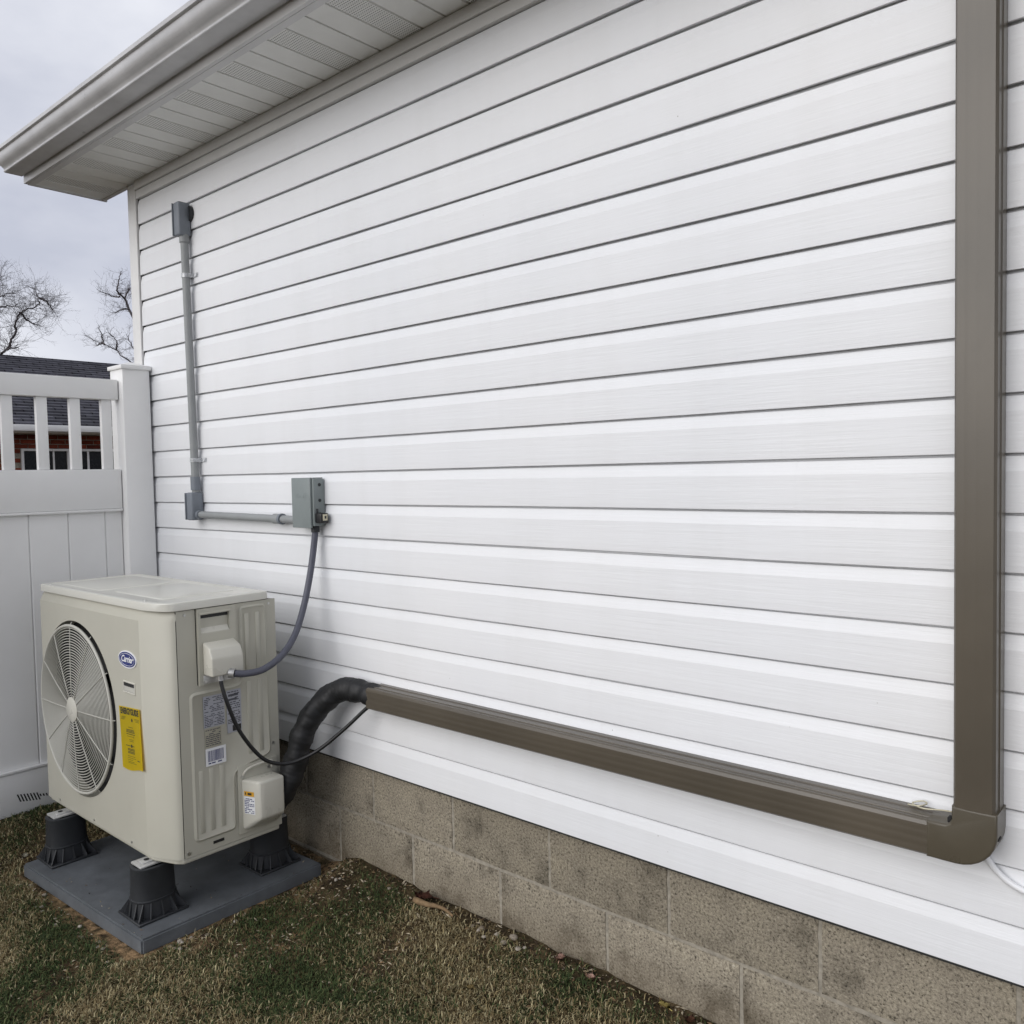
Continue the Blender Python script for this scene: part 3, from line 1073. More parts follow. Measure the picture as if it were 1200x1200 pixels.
for v in (0.36, 0.38, 0.40, 0.43):
    bar(0.28, 0.28 + rr.uniform(0.3, 0.42), v, v + 0.010)
bar(0.30, 0.62, 0.47, 0.475); bar(0.62, 0.63, 0.45, 0.50)
for v in (0.52, 0.545):
    bar(0.40, 0.60, v, v + 0.006)
bar(0.22, 0.62, 0.62, 0.63); bar(0.46, 0.52, 0.60, 0.65)
for v in (0.67, 0.69, 0.715, 0.735):
    bar(0.30, 0.62, v, v + 0.011)
for v in (0.79, 0.82, 0.85, 0.88, 0.90):
    bar(0.28, 0.28 + rr.uniform(0.22, 0.4), v, v + 0.005)
bar(0.74, 0.86, 0.83, 0.845)
ob('label_print', bm, 'ink', el)

# side panel details (face towards +x)
def sbox(name, y0, y1, z0, z1, d, mat='unit', par=side, r=0.003, base=0.0):
    return boxob(name, (XR + base, y0, z0), (XR + base + d, y1, z1), mat, par, r)
boxob('seam', (XR - 0.0005, -0.5040, 0.36), (XR + 0.0006, -0.5012, ZT), 'cavity', side, 0)
# handle cover: frame round a scooped grip
hc = BM()
y0, y1, z0, z1 = -0.500, -0.3625, 0.358, 0.6125
gy0, gy1, gz0, gz1 = -0.490, -0.386, 0.532, 0.594
d = 0.011
box(hc, (XR, y0, gz1), (XR + d, y1, z1), 0)
box(hc, (XR, y0, z0), (XR + d, y1, gz0), 0)
box(hc, (XR, y0, gz0), (XR + d, gy0, gz1), 0)
box(hc, (XR, gy1, gz0), (XR + d, y1, gz1), 0)
handle = ob('handle_cover', hc, 'unit', hp)
bm = BM()
q = [bm.verts.new(c) for c in ((XR + d + 0.0004, gy0 + 0.001, gz0 - 0.002), (XR + d + 0.0004, gy1 - 0.001, gz0 - 0.002), (XR - 0.0030, gy1 - 0.004, gz0 + 0.024), (XR - 0.0030, gy0 + 0.004, gz0 + 0.024))]
bm.faces.new(q)
ob('grip_ramp', bm, 'unit_light', handle)
# dark strip painting the shade under the grip's top edge
boxob('grip_shade', (XR + 0.0004, gy0 + 0.0005, gz1 - 0.014), (XR + 0.0014, gy1 - 0.0005, gz1 - 0.0005), 'fan', handle, 0)
boxob('grip_back', (XR + 0.0002, gy0 + 0.0005, gz0 + 0.0005), (XR + 0.0010, gy1 - 0.0005, gz1 - 0.0005), 'unit', handle, 0)
boxob('grip_lip', (XR + d, gy0 - 0.004, gz1 - 0.001), (XR + d + 0.005, gy1 + 0.004, gz1 + 0.006), 'unit', handle, 0.002)
# wiring hood with sloped top
bm = BM()
hy0, hy1, hz0, hz1, dp = -0.487, -0.372, 0.392, 0.502, 0.058
pr = [(XR + d, hz1), (XR + d + dp * 0.75, hz1 - 0.018), (XR + d + dp, hz1 - 0.050), (XR + d + dp, hz0), (XR + d, hz0)]
A = [bm.verts.new((x, hy0, z)) for x, z in pr]
B = [bm.verts.new((x, hy1, z)) for x, z in pr]
bm.faces.new(A)
bm.faces.new(list(reversed(B)))
for i in range(5):
    j = (i + 1) % 5
    bm.faces.new((A[j], A[i], B[i], B[j]))
bmesh.ops.recalc_face_normals(bm, faces=bm.faces)
bmesh.ops.bevel(bm, geom=list(bm.edges), offset=0.006, segments=3, affect='EDGES', profile=0.5)
hood = ob('wiring_hood', bm, 'unit_light', handle, 40)
boxob('hood_flange', (XR + d, -0.488, 0.362), (XR + d + 0.004, -0.372, 0.391), 'galv', handle, 0.002)
for yy in (-0.482, -0.379):
    bm = BM()
    tube(bm, [(XR + d + 0.0035, yy, 0.372), (XR + d + 0.008, yy, 0.372)], 0.0055, 12)
    ob('screw', bm, 'screw', handle)
# embossed plates
def plate(name, poly, d0=0.005, par=side, mat='unit'):
    bm = BM()
    c = Vector((sum(p[0] for p in poly) / len(poly), sum(p[1] for p in poly) / len(poly)))
    def ring(x, s):
        o = []
        m = len(poly)
        for i in range(m):
            p, a, b = Vector(poly[i]), Vector(poly[i - 1]), Vector(poly[(i + 1) % m])
            t = (b - a).normalized()
            nrm = Vector((-t.y, t.x))
            o.append(bm.verts.new((x, p.x + nrm.x * s, p.y + nrm.y * s)))
        return o
    R = [ring(XR + 0.0003, 0), ring(XR + d0, 0.005), ring(XR + d0 + 0.001, 0.008)]
    R.append(ring(XR + d0 - 0.0015, 0.012))
    m = len(poly)
    for A, B in zip(R, R[1:]):
        for k in range(m):
            bm.faces.new((A[k], A[(k + 1) % m], B[(k + 1) % m], B[k]))
    bm.faces.new(R[-1])
    bmesh.ops.recalc_face_normals(bm, faces=bm.faces)
    return ob(name, bm, mat, par, 50)
def rpoly(pts, r, n=4):
    o = []
    m = len(pts)
    for i in range(m):
        p, a, b = Vector(pts[i]), Vector(pts[i - 1]), Vector(pts[(i + 1) % m])
        u, v = (a - p).normalized(), (b - p).normalized()
        s, e = p + u * r, p + v * r
        for k in range(n + 1):
            t = k / n
            o.append(tuple((1 - t) ** 2 * s + 2 * t * (1 - t) * p + t * t * e))
    return o
big = rpoly([(-0.535, -0.163), (-0.380, -0.163), (-0.380, 0.035), (-0.236, 0.065), (-0.240, 0.604), (-0.347, 0.604), (-0.347, 0.338), (-0.535, 0.338)], 0.022)
plate('embossed_plate', big)
for (yy, za, zb_) in ((-0.505, -0.135, 0.075), (-0.468, -0.135, 0.075), (-0.430, -0.135, 0.075), (-0.318, 0.36, 0.575), (-0.276, 0.36, 0.575), (-0.318, 0.085, 0.34), (-0.276, 0.085, 0.34)):
    bm = BM()
    box(bm, (XR + 0.003, yy - 0.0085, za), (XR + 0.0058, yy + 0.0085, zb_), 0.0026, 2)
    ob('rib', bm, 'unit', side, True)
boxob('base_label', (XR + 0.0006, -0.468, -0.186), (XR + 0.001, -0.428, -0.176), 'fan', side, 0)
bm = BM()
tube(bm, [(XR, -0.556, -0.188), (XR + 0.003, -0.556, -0.188)], 0.0055, 12)
ob('screw', bm, 'screw', side)

# rating labels
def label_sheet(name, y0, y1, z0, z1, mat, par=hp, base=0.0052, skew=0.0):
    bm = BM()
    box(bm, (XR + base - 0.0006, y0, z0), (XR + base, y1, z1), 0)
    return ob(name, bm, mat, par)
def prints(name, par, rects, mat, base=0.0052):
    bm = BM()
    for y0, y1, z0, z1 in rects:
        q = [bm.verts.new((XR + base + 0.0003, y, z)) for y, z in ((y0, z0), (y1, z0), (y1, z1), (y0, z1))]
        bm.faces.new(q)
    ob(name, bm, mat, par)
r5 = random.Random(21)
def lines(y0, y1, z0, z1, n, fill=0.7):
    o = []
    for i in range(n):
        z = z1 - (z1 - z0) * (i + 0.2) / n
        y = y0
        while y < y1 - 0.004:
            w = r5.uniform(0.004, 0.016)
            if r5.random() < fill:
                o.append((y, min(y + w, y1), z - (z1 - z0) / n * 0.5, z))
            y += w + 0.002
    return o
BS = 0.0055
lb1 = label_sheet('rating_label', -0.489, -0.412, 0.212, 0.318, 'paper', base=BS)
prints('label_print', lb1, lines(-0.486, -0.416, 0.262, 0.314, 9, 0.62), 'ink_grey', BS)
prints('label_print', lb1, lines(-0.486, -0.416, 0.214, 0.258, 8, 0.82), 'ink_grey', BS)
lb2 = label_sheet('rating_label', -0.404, -0.350, 0.176, 0.322, 'paper', base=BS)
prints('label_print', lb2, lines(-0.401, -0.354, 0.255, 0.318, 9, 0.7) + [(-0.398, -0.360, 0.300, 0.308), (-0.402, -0.366, 0.286, 0.293)], 'ink_grey', BS)
prints('label_print', lb2, lines(-0.401, -0.354, 0.206, 0.250, 8, 0.72) + [(-0.385, -0.353, 0.180, 0.200)], 'ink', BS)
lb3 = label_sheet('film_label', -0.486, -0.428, 0.146, 0.208, 'clearfilm', base=BS)
prints('label_print', lb3, lines(-0.484, -0.430, 0.148, 0.206, 9, 0.85), 'ink_grey', BS)
lb4 = label_sheet('barcode_label', -0.487, -0.413, 0.083, 0.142, 'white', base=BS + 0.0008)
bars = []
y = -0.479
while y < -0.423:
    w = r5.choice((0.0008, 0.0014, 0.0022))
    bars.append((y, y + w, 0.097, 0.134))
    y += w + r5.choice((0.0008, 0.0014))
prints('barcode', lb4, bars + lines(-0.478, -0.424, 0.087, 0.095, 1, 0.9), 'ink_blue', BS + 0.0008)

# valve cover
vc = BM()
vy0, vy1, vz0, vz1, vd = -0.366, -0.238, -0.176, 0.004, 0.082
pts = [(XR + 0.002, vy0 + 0.006), (XR + vd * 0.92, vy0 + 0.030), (XR + vd, vy0 + 0.044), (XR + vd, vy1), (XR + 0.002, vy1)]
lo = [(XR + 0.002, vy0 + 0.006), (XR + 0.012, vy0 + 0.012), (XR + 0.02, vy0 + 0.03), (XR + 0.03, vy1), (XR + 0.002, vy1)]
rings = [[vc.verts.new((x, y, z)) for x, y in P] for P, z in ((lo, vz0 + 0.004), (pts, vz0 + 0.05), (pts, vz1))]
for A, B in zip(rings, rings[1:]):
    for k in range(5):
        vc.faces.new((A[k], A[(k + 1) % 5], B[(k + 1) % 5], B[k]))
vc.faces.new(list(reversed(rings[0])))
vc.faces.new(rings[-1])
bmesh.ops.recalc_face_normals(vc, faces=vc.faces)
bmesh.ops.bevel(vc, geom=list(vc.edges), offset=0.0085, segments=3, affect='EDGES', profile=0.5)
valve = ob('valve_cover', vc, 'unit_light', hp, 40)
boxob('cover_flange', (XR + 0.0003, vy0 - 0.006, vz0 - 0.010), (XR + 0.006, vy1 + 0.021, vz1 + 0.048), 'unit', valve, 0.0025)
bm = BM()
tube(bm, catmull([(XR + 0.004, -0.352, 0.012), (XR + 0.012, -0.348, 0.030), (XR + 0.016, -0.325, 0.042), (XR + 0.016, -0.26, 0.046), (XR + 0.014, -0.243, 0.040), (XR + 0.006, -0.240, 0.016)], 6), 0.0045, 8)
ob('pull_handle', bm, 'unit_light', valve, 'all')
for (yy, zz) in ((-0.355, 0.012), (-0.252, 0.022), (-0.226, -0.172)):
    bm = BM()
    tube(bm, [(XR + 0.005, yy, zz), (XR + 0.0095, yy, zz)], 0.0055, 12)
    ob('screw', bm, 'screw', valve)
# stickers on the cover's slanted left cheek
ca, cb2 = Vector((XR + 0.013, vy0 + 0.0092, 0)), Vector((XR + vd * 0.80, vy0 + 0.0270, 0))
cn = Vector((cb2.y - ca.y, -(cb2.x - ca.x), 0)).normalized()
def cheek(u, z, off=0.0009):
    p = ca.lerp(cb2, u) + cn * off
    return (p.x, p.y, z)
def cheek_rects(name, rects, mat, off, par):
    bm = BM()
    for u0, u1, a, b in rects:
        bm.faces.new([bm.verts.new(cheek(u, z, off)) for u, z in ((u0, a), (u1, a), (u1, b), (u0, b))])
    return ob(name, bm, mat, par)
st = cheek_rects('warning_sticker', [(0.05, 0.86, -0.112, -0.052)], 'white', 0.0008, valve)
cheek_rects('sticker_band', [(0.05, 0.80, -0.050, -0.034)], 'orange', 0.0008, valve)
rs = []
for i in range(9):
    z = -0.058 - i * 0.006
    u = 0.08
    while u < 0.78:
        w = r5.uniform(0.05, 0.2)
        if r5.random() < 0.75:
            rs.append((u, min(0.8, u + w), z - 0.0032, z))
        u += w + 0.03
cheek_rects('sticker_print', rs, 'ink_blue', 0.0012, st)
cheek_rects('sticker_print', [(0.12, 0.2, -0.046, -0.038), (0.32, 0.62, -0.046, -0.038)], 'ink', 0.0012, valve)

# ------------------------------------------------------------------ electrical run
cdt = empty('conduit_run', (0.487, -0.03, 0.88), 'grey pipe conduit rising up siding then turning right to the box', 'conduit')
CY, CR = -0.034, 0.0163
def pipe(name, pts, r, mat='pvc', par=cdt, seg=18):
    return ob(name, tube(BM(), pts, r, seg), mat, par, 50)
cx1, cx2 = 0.4745, 0.4925
def cxz(z):
    return cx1 + (cx2 - cx1) * (2.05 - z) / (2.05 - 1.0)
pipe('vertical_pipe', [(cxz(z), CY, z) for z in (2.085, 1.8, 1.5, 1.2, 0.985)], CR)
pipe('horizontal_pipe', [(0.515, CY, 0.889), (0.85, CY, 0.8855), (1.262, CY, 0.880)], 0.0148)
pipe('coupling', [(cxz(1.052), CY, 1.052), (cxz(0.995), CY, 0.995)], 0.0205, 'pvc_dark')
pipe('coupling', [(cxz(2.088), CY, 2.088), (cxz(2.055), CY, 2.055)], 0.0205)
pipe('coupling', [(1.088, CY, 0.8827), (1.128, CY, 0.8822)], 0.0195)
pipe('coupling', [(1.130, CY, 0.8822), (1.142, CY, 0.8820)], 0.0212, 'pvc_dark')
def lb(zc, h, xc, hub):
    bm = BM()
    box(bm, (xc - 0.024, -0.066, zc - h / 2), (xc + 0.024, -0.0105, zc + h / 2), 0.008, 3)
    b = ob('conduit_body', bm, 'pvc_dark', cdt, True)
    bm = BM()
    box(bm, (xc - 0.0295, -0.070, zc - h / 2 + 0.002), (xc - 0.0242, -0.0085, zc + h / 2 - 0.002), 0.002, 2)
    ob('cover', bm, 'pvc_dark', b, True)
    for s in (-1, 1):
        bm = BM()
        tube(bm, [(xc - 0.0294, -0.039, zc + s * (h / 2 - 0.012)), (xc - 0.0318, -0.039, zc + s * (h / 2 - 0.012))], 0.004, 10)
        ob('screw', bm, 'screw', b)
    return b
b1 = lb(2.152, 0.142, 0.470, 1)
pipe('wall_hub', [(0.484, 0.004, 2.178), (0.484, -0.02, 2.178)], 0.034, 'riser', b1)
b2 = lb(0.925, 0.120, 0.488, 0)
pipe('hub', [(0.511, CY, 0.8888), (0.530, CY, 0.8888)], 0.0200, 'pvc_dark', b2)
def strap(z, x):
    bm = BM()
    prof = [(-0.034, 0.0), (-0.0215, 0.0), (-0.0195, -0.018)]
    P = [(x - 0.036, -0.0100), (x - 0.0225, -0.0110)]
    for k in range(9):
        a = rad(180 + 180 * k / 8)
        P.append((x + 0.0185 * math.cos(a), CY + 0.0185 * math.sin(a)))
    P += [(x + 0.0225, -0.0110), (x + 0.058, -0.0100)]
    A = [bm.verts.new((p, q, z - 0.009)) for p, q in P]
    B = [bm.verts.new((p, q, z + 0.009)) for p, q in P]
    for i in range(len(P) - 1):
        bm.faces.new((A[i], A[i + 1], B[i + 1], B[i]))
    bmesh.ops.solidify(bm, geom=list(bm.faces), thickness=0.0016)
    s = ob('strap', bm, 'zinc', cdt, 30)
    for dx in (0.042,):
        bm = BM()
        tube(bm, [(x + dx, -0.010, z), (x + dx, -0.0155, z)], 0.0065, 10)
        ob('screw', bm, 'zinc', s)
strap(1.915, cxz(1.915))
strap(1.124, cxz(1.124))

db = empty('disconnect_box', (1.32, 0.0, 0.855), 'small grey metal disconnect box with black lock mounted on siding', 'disconnect box')
boxob('enclosure', (1.262, -0.0585, 0.862), (1.3785, -0.0095, 1.0335), 'box', db, 0.0025)
cov = BM()
box(cov, (1.2555, -0.0685, 0.8545), (1.3705, -0.0600, 1.0385), 0.003)
box(cov, (1.2555, -0.0600, 1.034), (1.3765, -0.0150, 1.0385), 0.0015)
box(cov, (1.3665, -0.0600, 0.8700), (1.3705, -0.0460, 1.0335), 0.0015)
cover = ob('cover', cov, 'box', db, True)
for i, (zz) in enumerate((1.012, 0.955, 0.905)):
    bm = BM()
    tube(bm, [(1.3782, -0.032, zz), (1.3798, -0.032, zz)], 0.0062, 12)
    ob('knockout', bm, 'riser', db)
boxob('latch', (1.3785, -0.050, 0.893), (1.3825, -0.042, 0.925), 'riser', db, 0.001)
bm = BM()
for i, (w_, h_) in enumerate(((0.010, 0.016), (0.007, 0.012), (0.012, 0.013), (0.009, 0.018))):
    x_ = 1.288 + i * 0.016
    box(bm, (x_, -0.0692, 0.966), (x_ + w_, -0.0684, 0.966 + h_), 0.0003, 1)
ob('embossed_mark', bm, 'box', cover, True)
lk = boxob('lock', (1.374, -0.054, 0.873), (1.4125, -0.020, 0.909), 'black', db, 0.004)
boxob('lock_face', (1.4127, -0.046, 0.882), (1.4140, -0.026, 0.905), 'brass', lk, 0.0005)
boxob('keyway', (1.4141, -0.039, 0.889), (1.4146, -0.031, 0.899), 'ink', lk, 0)
pipe('whip_fitting', [(1.352, -0.036, 0.862), (1.352, -0.036, 0.838)], 0.0155, 'riser', db)

def cable(name, pts, r, mat, label, cat, seg=14, ends=None):
    e = empty(name, pts[-1], label, cat)
    ob('jacket', tube(BM(), catmull(pts, 10), r, seg), mat, e, 'all')
    return e
wp = cable('whip_conduit', [(1.352, -0.036, 0.850), (1.351, -0.040, 0.815), (1.352, -0.062, 0.70), (1.366, -0.105, 0.58), (1.392, -0.165, 0.485), (1.412, -0.235, 0.425), (1.420, -0.312, 0.392), (1.414, -0.375, 0.388), (1.4015, -0.4130, 0.3935)], 0.0118, 'whip',
           'smooth grey flexible conduit curving from disconnect box to heat pump', 'flexible conduit')
bm = BM()
tube(bm, [(1.4020, -0.4110, 0.3932), (1.3885, -0.4230, 0.3965)], 0.0165, 14)
ob('connector', bm, 'fitting', wp, 40)
bc = cable('control_cable', [(1.372, -0.446, 0.392), (1.378, -0.4465, 0.360), (1.392, -0.437, 0.300), (1.402, -0.405, 0.205), (1.412, -0.350, 0.115), (1.424, -0.300, 0.068), (1.450, -0.235, 0.055), (1.505, -0.165, 0.090), (1.58, -0.105, 0.165), (1.648, -0.062, 0.238), (1.69, -0.045, 0.268)], 0.0066, 'black',
           'thin black control cable looping from wiring hood to brown duct end', 'cable')
bm = BM()
tube(bm, [(1.371, -0.446, 0.394), (1.374, -0.4462, 0.372)], 0.0125, 12)
ob('connector', bm, 'fitting', bc, 40)

ls = empty('insulated_line_set', (1.42, -0.2, 0.0), 'thick black wrapped refrigerant line bending from brown duct down behind valve cover', 'insulated pipe')
P = catmull([(1.72, -0.046, 0.284), (1.66, -0.046, 0.286), (1.60, -0.050, 0.290), (1.535, -0.064, 0.290), (1.478, -0.090, 0.258), (1.435, -0.128, 0.200), (1.408, -0.158, 0.126), (1.394, -0.176, 0.045), (1.380, -0.194, -0.020), (1.360, -0.213, -0.075), (1.332, -0.232, -0.115)], 14)
nP = len(P)
def wr(i):
    t = i / nP
    b = 0.0415 * min(1, 0.70 + 1.9 * t) + 0.004 * math.exp(-((t - 0.07) / 0.05) ** 2) - 0.004 * math.exp(-((t - 0.16) / 0.03) ** 2)
    return b * (1 + 0.012 * math.sin(i * 1.9) + 0.03 * math.sin(i * 0.45 + 1))
ob('wrap', tube(BM(), P, wr, 20, True, 0.12), 'foam', ls, 'all')
P2 = catmull([(1.402, -0.165, 0.12), (1.384, -0.186, 0.06), (1.366, -0.203, 0.0), (1.356, -0.203, -0.06)], 10)
ob('second_line', tube(BM(), P2, lambda i: 0.021 * (1 + 0.05 * math.sin(i * 1.7)), 16, True, 0.1), 'foam', ls, 'all')

# ------------------------------------------------------------------ line set duct
dc = empty('line_set_duct', (3.54, -0.045, 0.25), 'brown vinyl duct cover running along siding and up past elbow', 'duct')
DY0, DY1 = -0.0805, -0.0095
hz0_, hz1_ = 0.246, 0.3185
bm = BM()
out = [(DY1, hz0_ + 0.002), (DY0 + 0.004, hz0_), (DY0, hz0_ + 0.004), (DY0 - 0.0006, hz0_ + 0.014), (DY0 - 0.0002, hz0_ + 0.0175), (DY0 - 0.0008, hz0_ + 0.021), (DY0 - 0.0009, hz0_ + 0.031), (DY0 - 0.0004, hz0_ + 0.0345), (DY0 - 0.0009, hz0_ + 0.038), (DY0 - 0.0006, hz0_ + 0.048), (DY0 - 0.0002, hz0_ + 0.0515), (DY0 - 0.0005, hz0_ + 0.055), (DY0, hz1_ - 0.010), (DY0 + 0.004, hz1_ - 0.003), (DY0 + 0.009, hz1_ - 0.001), (DY0 + 0.020, hz1_ - 0.0015), (DY0 + 0.0215, hz1_ + 0.0005), (DY0 + 0.036, hz1_ + 0.0005), (DY0 + 0.0375, hz1_ - 0.0015), (DY0 + 0.052, hz1_ - 0.0012), (DY0 + 0.054, hz1_ + 0.0012), (DY1, hz1_ + 0.0012)]
inn = [(DY1, hz1_ - 0.003), (DY0 + 0.0035, hz1_ - 0.005), (DY0 + 0.003, hz0_ + 0.003), (DY1, hz0_ + 0.005)]
prism(bm, out + inn, 0, 1.672, 3.470)
ob('horizontal_cover', bm, 'duct', dc, 22)
bm = BM()
vx0, vx1 = 3.5045, 3.5790
vo = [(vx0, DY1), (vx0, DY0 + 0.005), (vx0 + 0.004, DY0), (vx0 + 0.014, DY0 - 0.0006), (vx0 + 0.0175, DY0 - 0.0002), (vx0 + 0.021, DY0 - 0.0008), (vx0 + 0.035, DY0 - 0.0009), (vx0 + 0.0385, DY0 - 0.0004), (vx0 + 0.042, DY0 - 0.0009), (vx0 + 0.055, DY0 - 0.0007), (vx0 + 0.0585, DY0 - 0.0002), (vx1 - 0.005, DY0), (vx1, DY0 + 0.006), (vx1 + 0.0002, DY0 + 0.028), (vx1 + 0.0022, DY0 + 0.030), (vx1 + 0.0022, DY0 + 0.056), (vx1 + 0.0005, DY0 + 0.058), (vx1 + 0.0005, DY1)]
prism(bm, vo, 2, 0.345, 3.3)
ob('vertical_cover', bm, 'duct', dc, 30)
# elbow
bm = BM()
ez0, ez1 = hz0_ - 0.0022, hz1_ + 0.0016
ex0, ex1 = vx0 - 0.0025, vx1 + 0.0045
poly = [(3.455, ez0 + 0.0005), (3.495, ez0)]
rc = 0.074
for k in range(9):
    a = rad(-90 + 90 * k / 8)
    poly.append((ex1 - rc + rc * math.cos(a), ez0 + rc + rc * math.sin(a)))
poly += [(ex1, 0.3600), (ex0, 0.3600), (ex0, ez1 + 0.012), (ex0 - 0.004, ez1 + 0.004), (ex0 - 0.012, ez1), (3.455, ez1 - 0.001)]
prism(bm, poly, 1, DY0 - 0.0018, DY1)
bmesh.ops.bevel(bm, geom=[e for e in bm.edges if all(v.co.y < DY0 for v in e.verts)], offset=0.0055, segments=4, affect='EDGES', profile=0.5)
elb = ob('elbow', bm, 'elbow', dc, 40)
boxob('notch', (3.5800, -0.0735, 0.3055), (3.5850, -0.0520, 0.3110), 'cavity', elb, 0.0015)
boxob('notch', (3.4930, -0.0760, 0.3225), (3.5005, -0.0600, 0.3330), 'cavity', elb, 0.0015)

bm = BM()
tube(bm, catmull([(3.405, -0.030, 0.3235), (3.428, -0.034, 0.3270), (3.440, -0.020, 0.3300), (3.430, -0.014, 0.3315), (3.412, -0.022, 0.3255), (3.436, -0.038, 0.3250), (3.470, -0.030, 0.3270), (3.490, -0.024, 0.3265)], 6), 0.0016, 6)
tag(ob('wire_offcut', bm, 'brass', None, 'all'), 'twisted pale wire offcut lying on brown duct at the elbow', 'wire')
bm = BM()
tube(bm, catmull([(3.548, -0.018, 0.250), (3.566, -0.0145, 0.226), (3.590, -0.0140, 0.207), (3.620, -0.0145, 0.196), (3.665, -0.0140, 0.191), (3.75, -0.0145, 0.198), (3.90, -0.0145, 0.21)], 8), 0.0068, 10)
tag(ob('white_cable', bm, 'clearhose', None, 'all'), 'white cable curving off rightwards from under the duct elbow', 'cable')

# ------------------------------------------------------------------ neighbour's brick house seen over the fence
nh = empty('brick_house', (-9.3, 3.0, -0.5), 'red brick neighbour house with dark shingle roof behind the fence', 'house')
NX0, EV = -9.3, 1.86
nwall = ob('wall', box(BM(), (NX0 - 6.5, -6.0, -0.55), (NX0 - 0.012, 9.0, EV - 0.08)), 'mortar', nh)
bm = BM()
box(bm, (0, 0, 0), (0.05, 0.192, 0.0575), 0.003, 1)
bp = ob('brick', bm, 'brick', nwall, loc=(NX0 - 0.05, 1.4, 0.3))
win = (2.615, 4.35, 0.55, 1.535)
for c in range(25):
    z = 0.05 + c * 0.0677
    for i in range(17):
        y = 1.3 + i * 0.2032 + (0.1016 if c % 2 else 0)
        if y + 0.195 > win[0] and y < win[1] and z + 0.06 > win[2] and z < win[3]:
            continue
        inst(bp, 'brick', (NX0 - 0.05 + rng.uniform(-0.003, 0.003), y, z), nwall)
boxob('fascia', (NX0 + 0.02, -6.2, EV - 0.12), (NX0 + 0.38, 9.2, EV - 0.015), 'trim', nh, 0.01)
boxob('gutter', (NX0 + 0.385, -6.2, EV - 0.10), (NX0 + 0.48, 9.2, EV - 0.01), 'trim', nh, 0.01)
wn_ = BM()
fw_ = 0.035
for lo, hi in (((win[0], win[3] - fw_), (win[1], win[3])), ((win[0], win[2]), (win[1], win[2] + fw_)), ((win[0], win[2] + fw_), (win[0] + fw_, win[3] - fw_)), ((win[1] - fw_, win[2] + fw_), (win[1], win[3] - fw_)), ((3.236, win[2] + fw_), (3.300, win[3] - fw_))):
    box(wn_, (NX0 - 0.05, lo[0], lo[1]), (NX0 + 0.03, hi[0], hi[1]), 0.004, 1)
wfr = ob('window', wn_, 'trim', nh)
for a, b in ((win[0] + fw_, 3.040), (3.064, 3.236), (3.300, 3.525), (3.555, win[1] - fw_)):
    boxob('pane', (NX0 - 0.0105, a, win[2] + fw_), (NX0 - 0.004, b, win[3] - fw_), 'glass', wfr, 0)
for y, w_ in ((3.040, 0.024), (3.525, 0.030)):
    boxob('sash', (NX0 - 0.0035, y, win[2] + fw_), (NX0 + 0.012, y + w_, win[3] - fw_), 'trim', wfr, 0.003)
# shingle courses as real steps
bm = BM()
nc = 26
e0, e1 = (NX0 + 0.45, EV), (NX0 - 3.25, 3.27)
prof = []
for i in range(nc):
    t0, t1 = i / nc, (i + 1) / nc
    p0 = (e0[0] + (e1[0] - e0[0]) * t0, e0[1] + (e1[1] - e0[1]) * t0)
    p1 = (e0[0] + (e1[0] - e0[0]) * t1, e0[1] + (e1[1] - e0[1]) * t1)
    prof += [(p0[0], p0[1] - 0.005), (p0[0], p0[1] + 0.016), (p1[0], p1[1] - 0.005)]
prof += [(e1[0], e1[1] + 0.02), (NX0 - 6.95, EV), (NX0 - 6.95, EV - 0.06), (e1[0], e1[1] - 0.07), (e0[0], e0[1] - 0.012)]
A = [bm.verts.new((x, -6.3, z)) for x, z in prof]
B = [bm.verts.new((x, 9.3, z)) for x, z in prof]
for i in range(len(prof)):
    j = (i + 1) % len(prof)
    bm.faces.new((A[i], A[j], B[j], B[i]))
bmesh.ops.recalc_face_normals(bm, faces=bm.faces)
ob('roof', bm, 'shingle', nh)

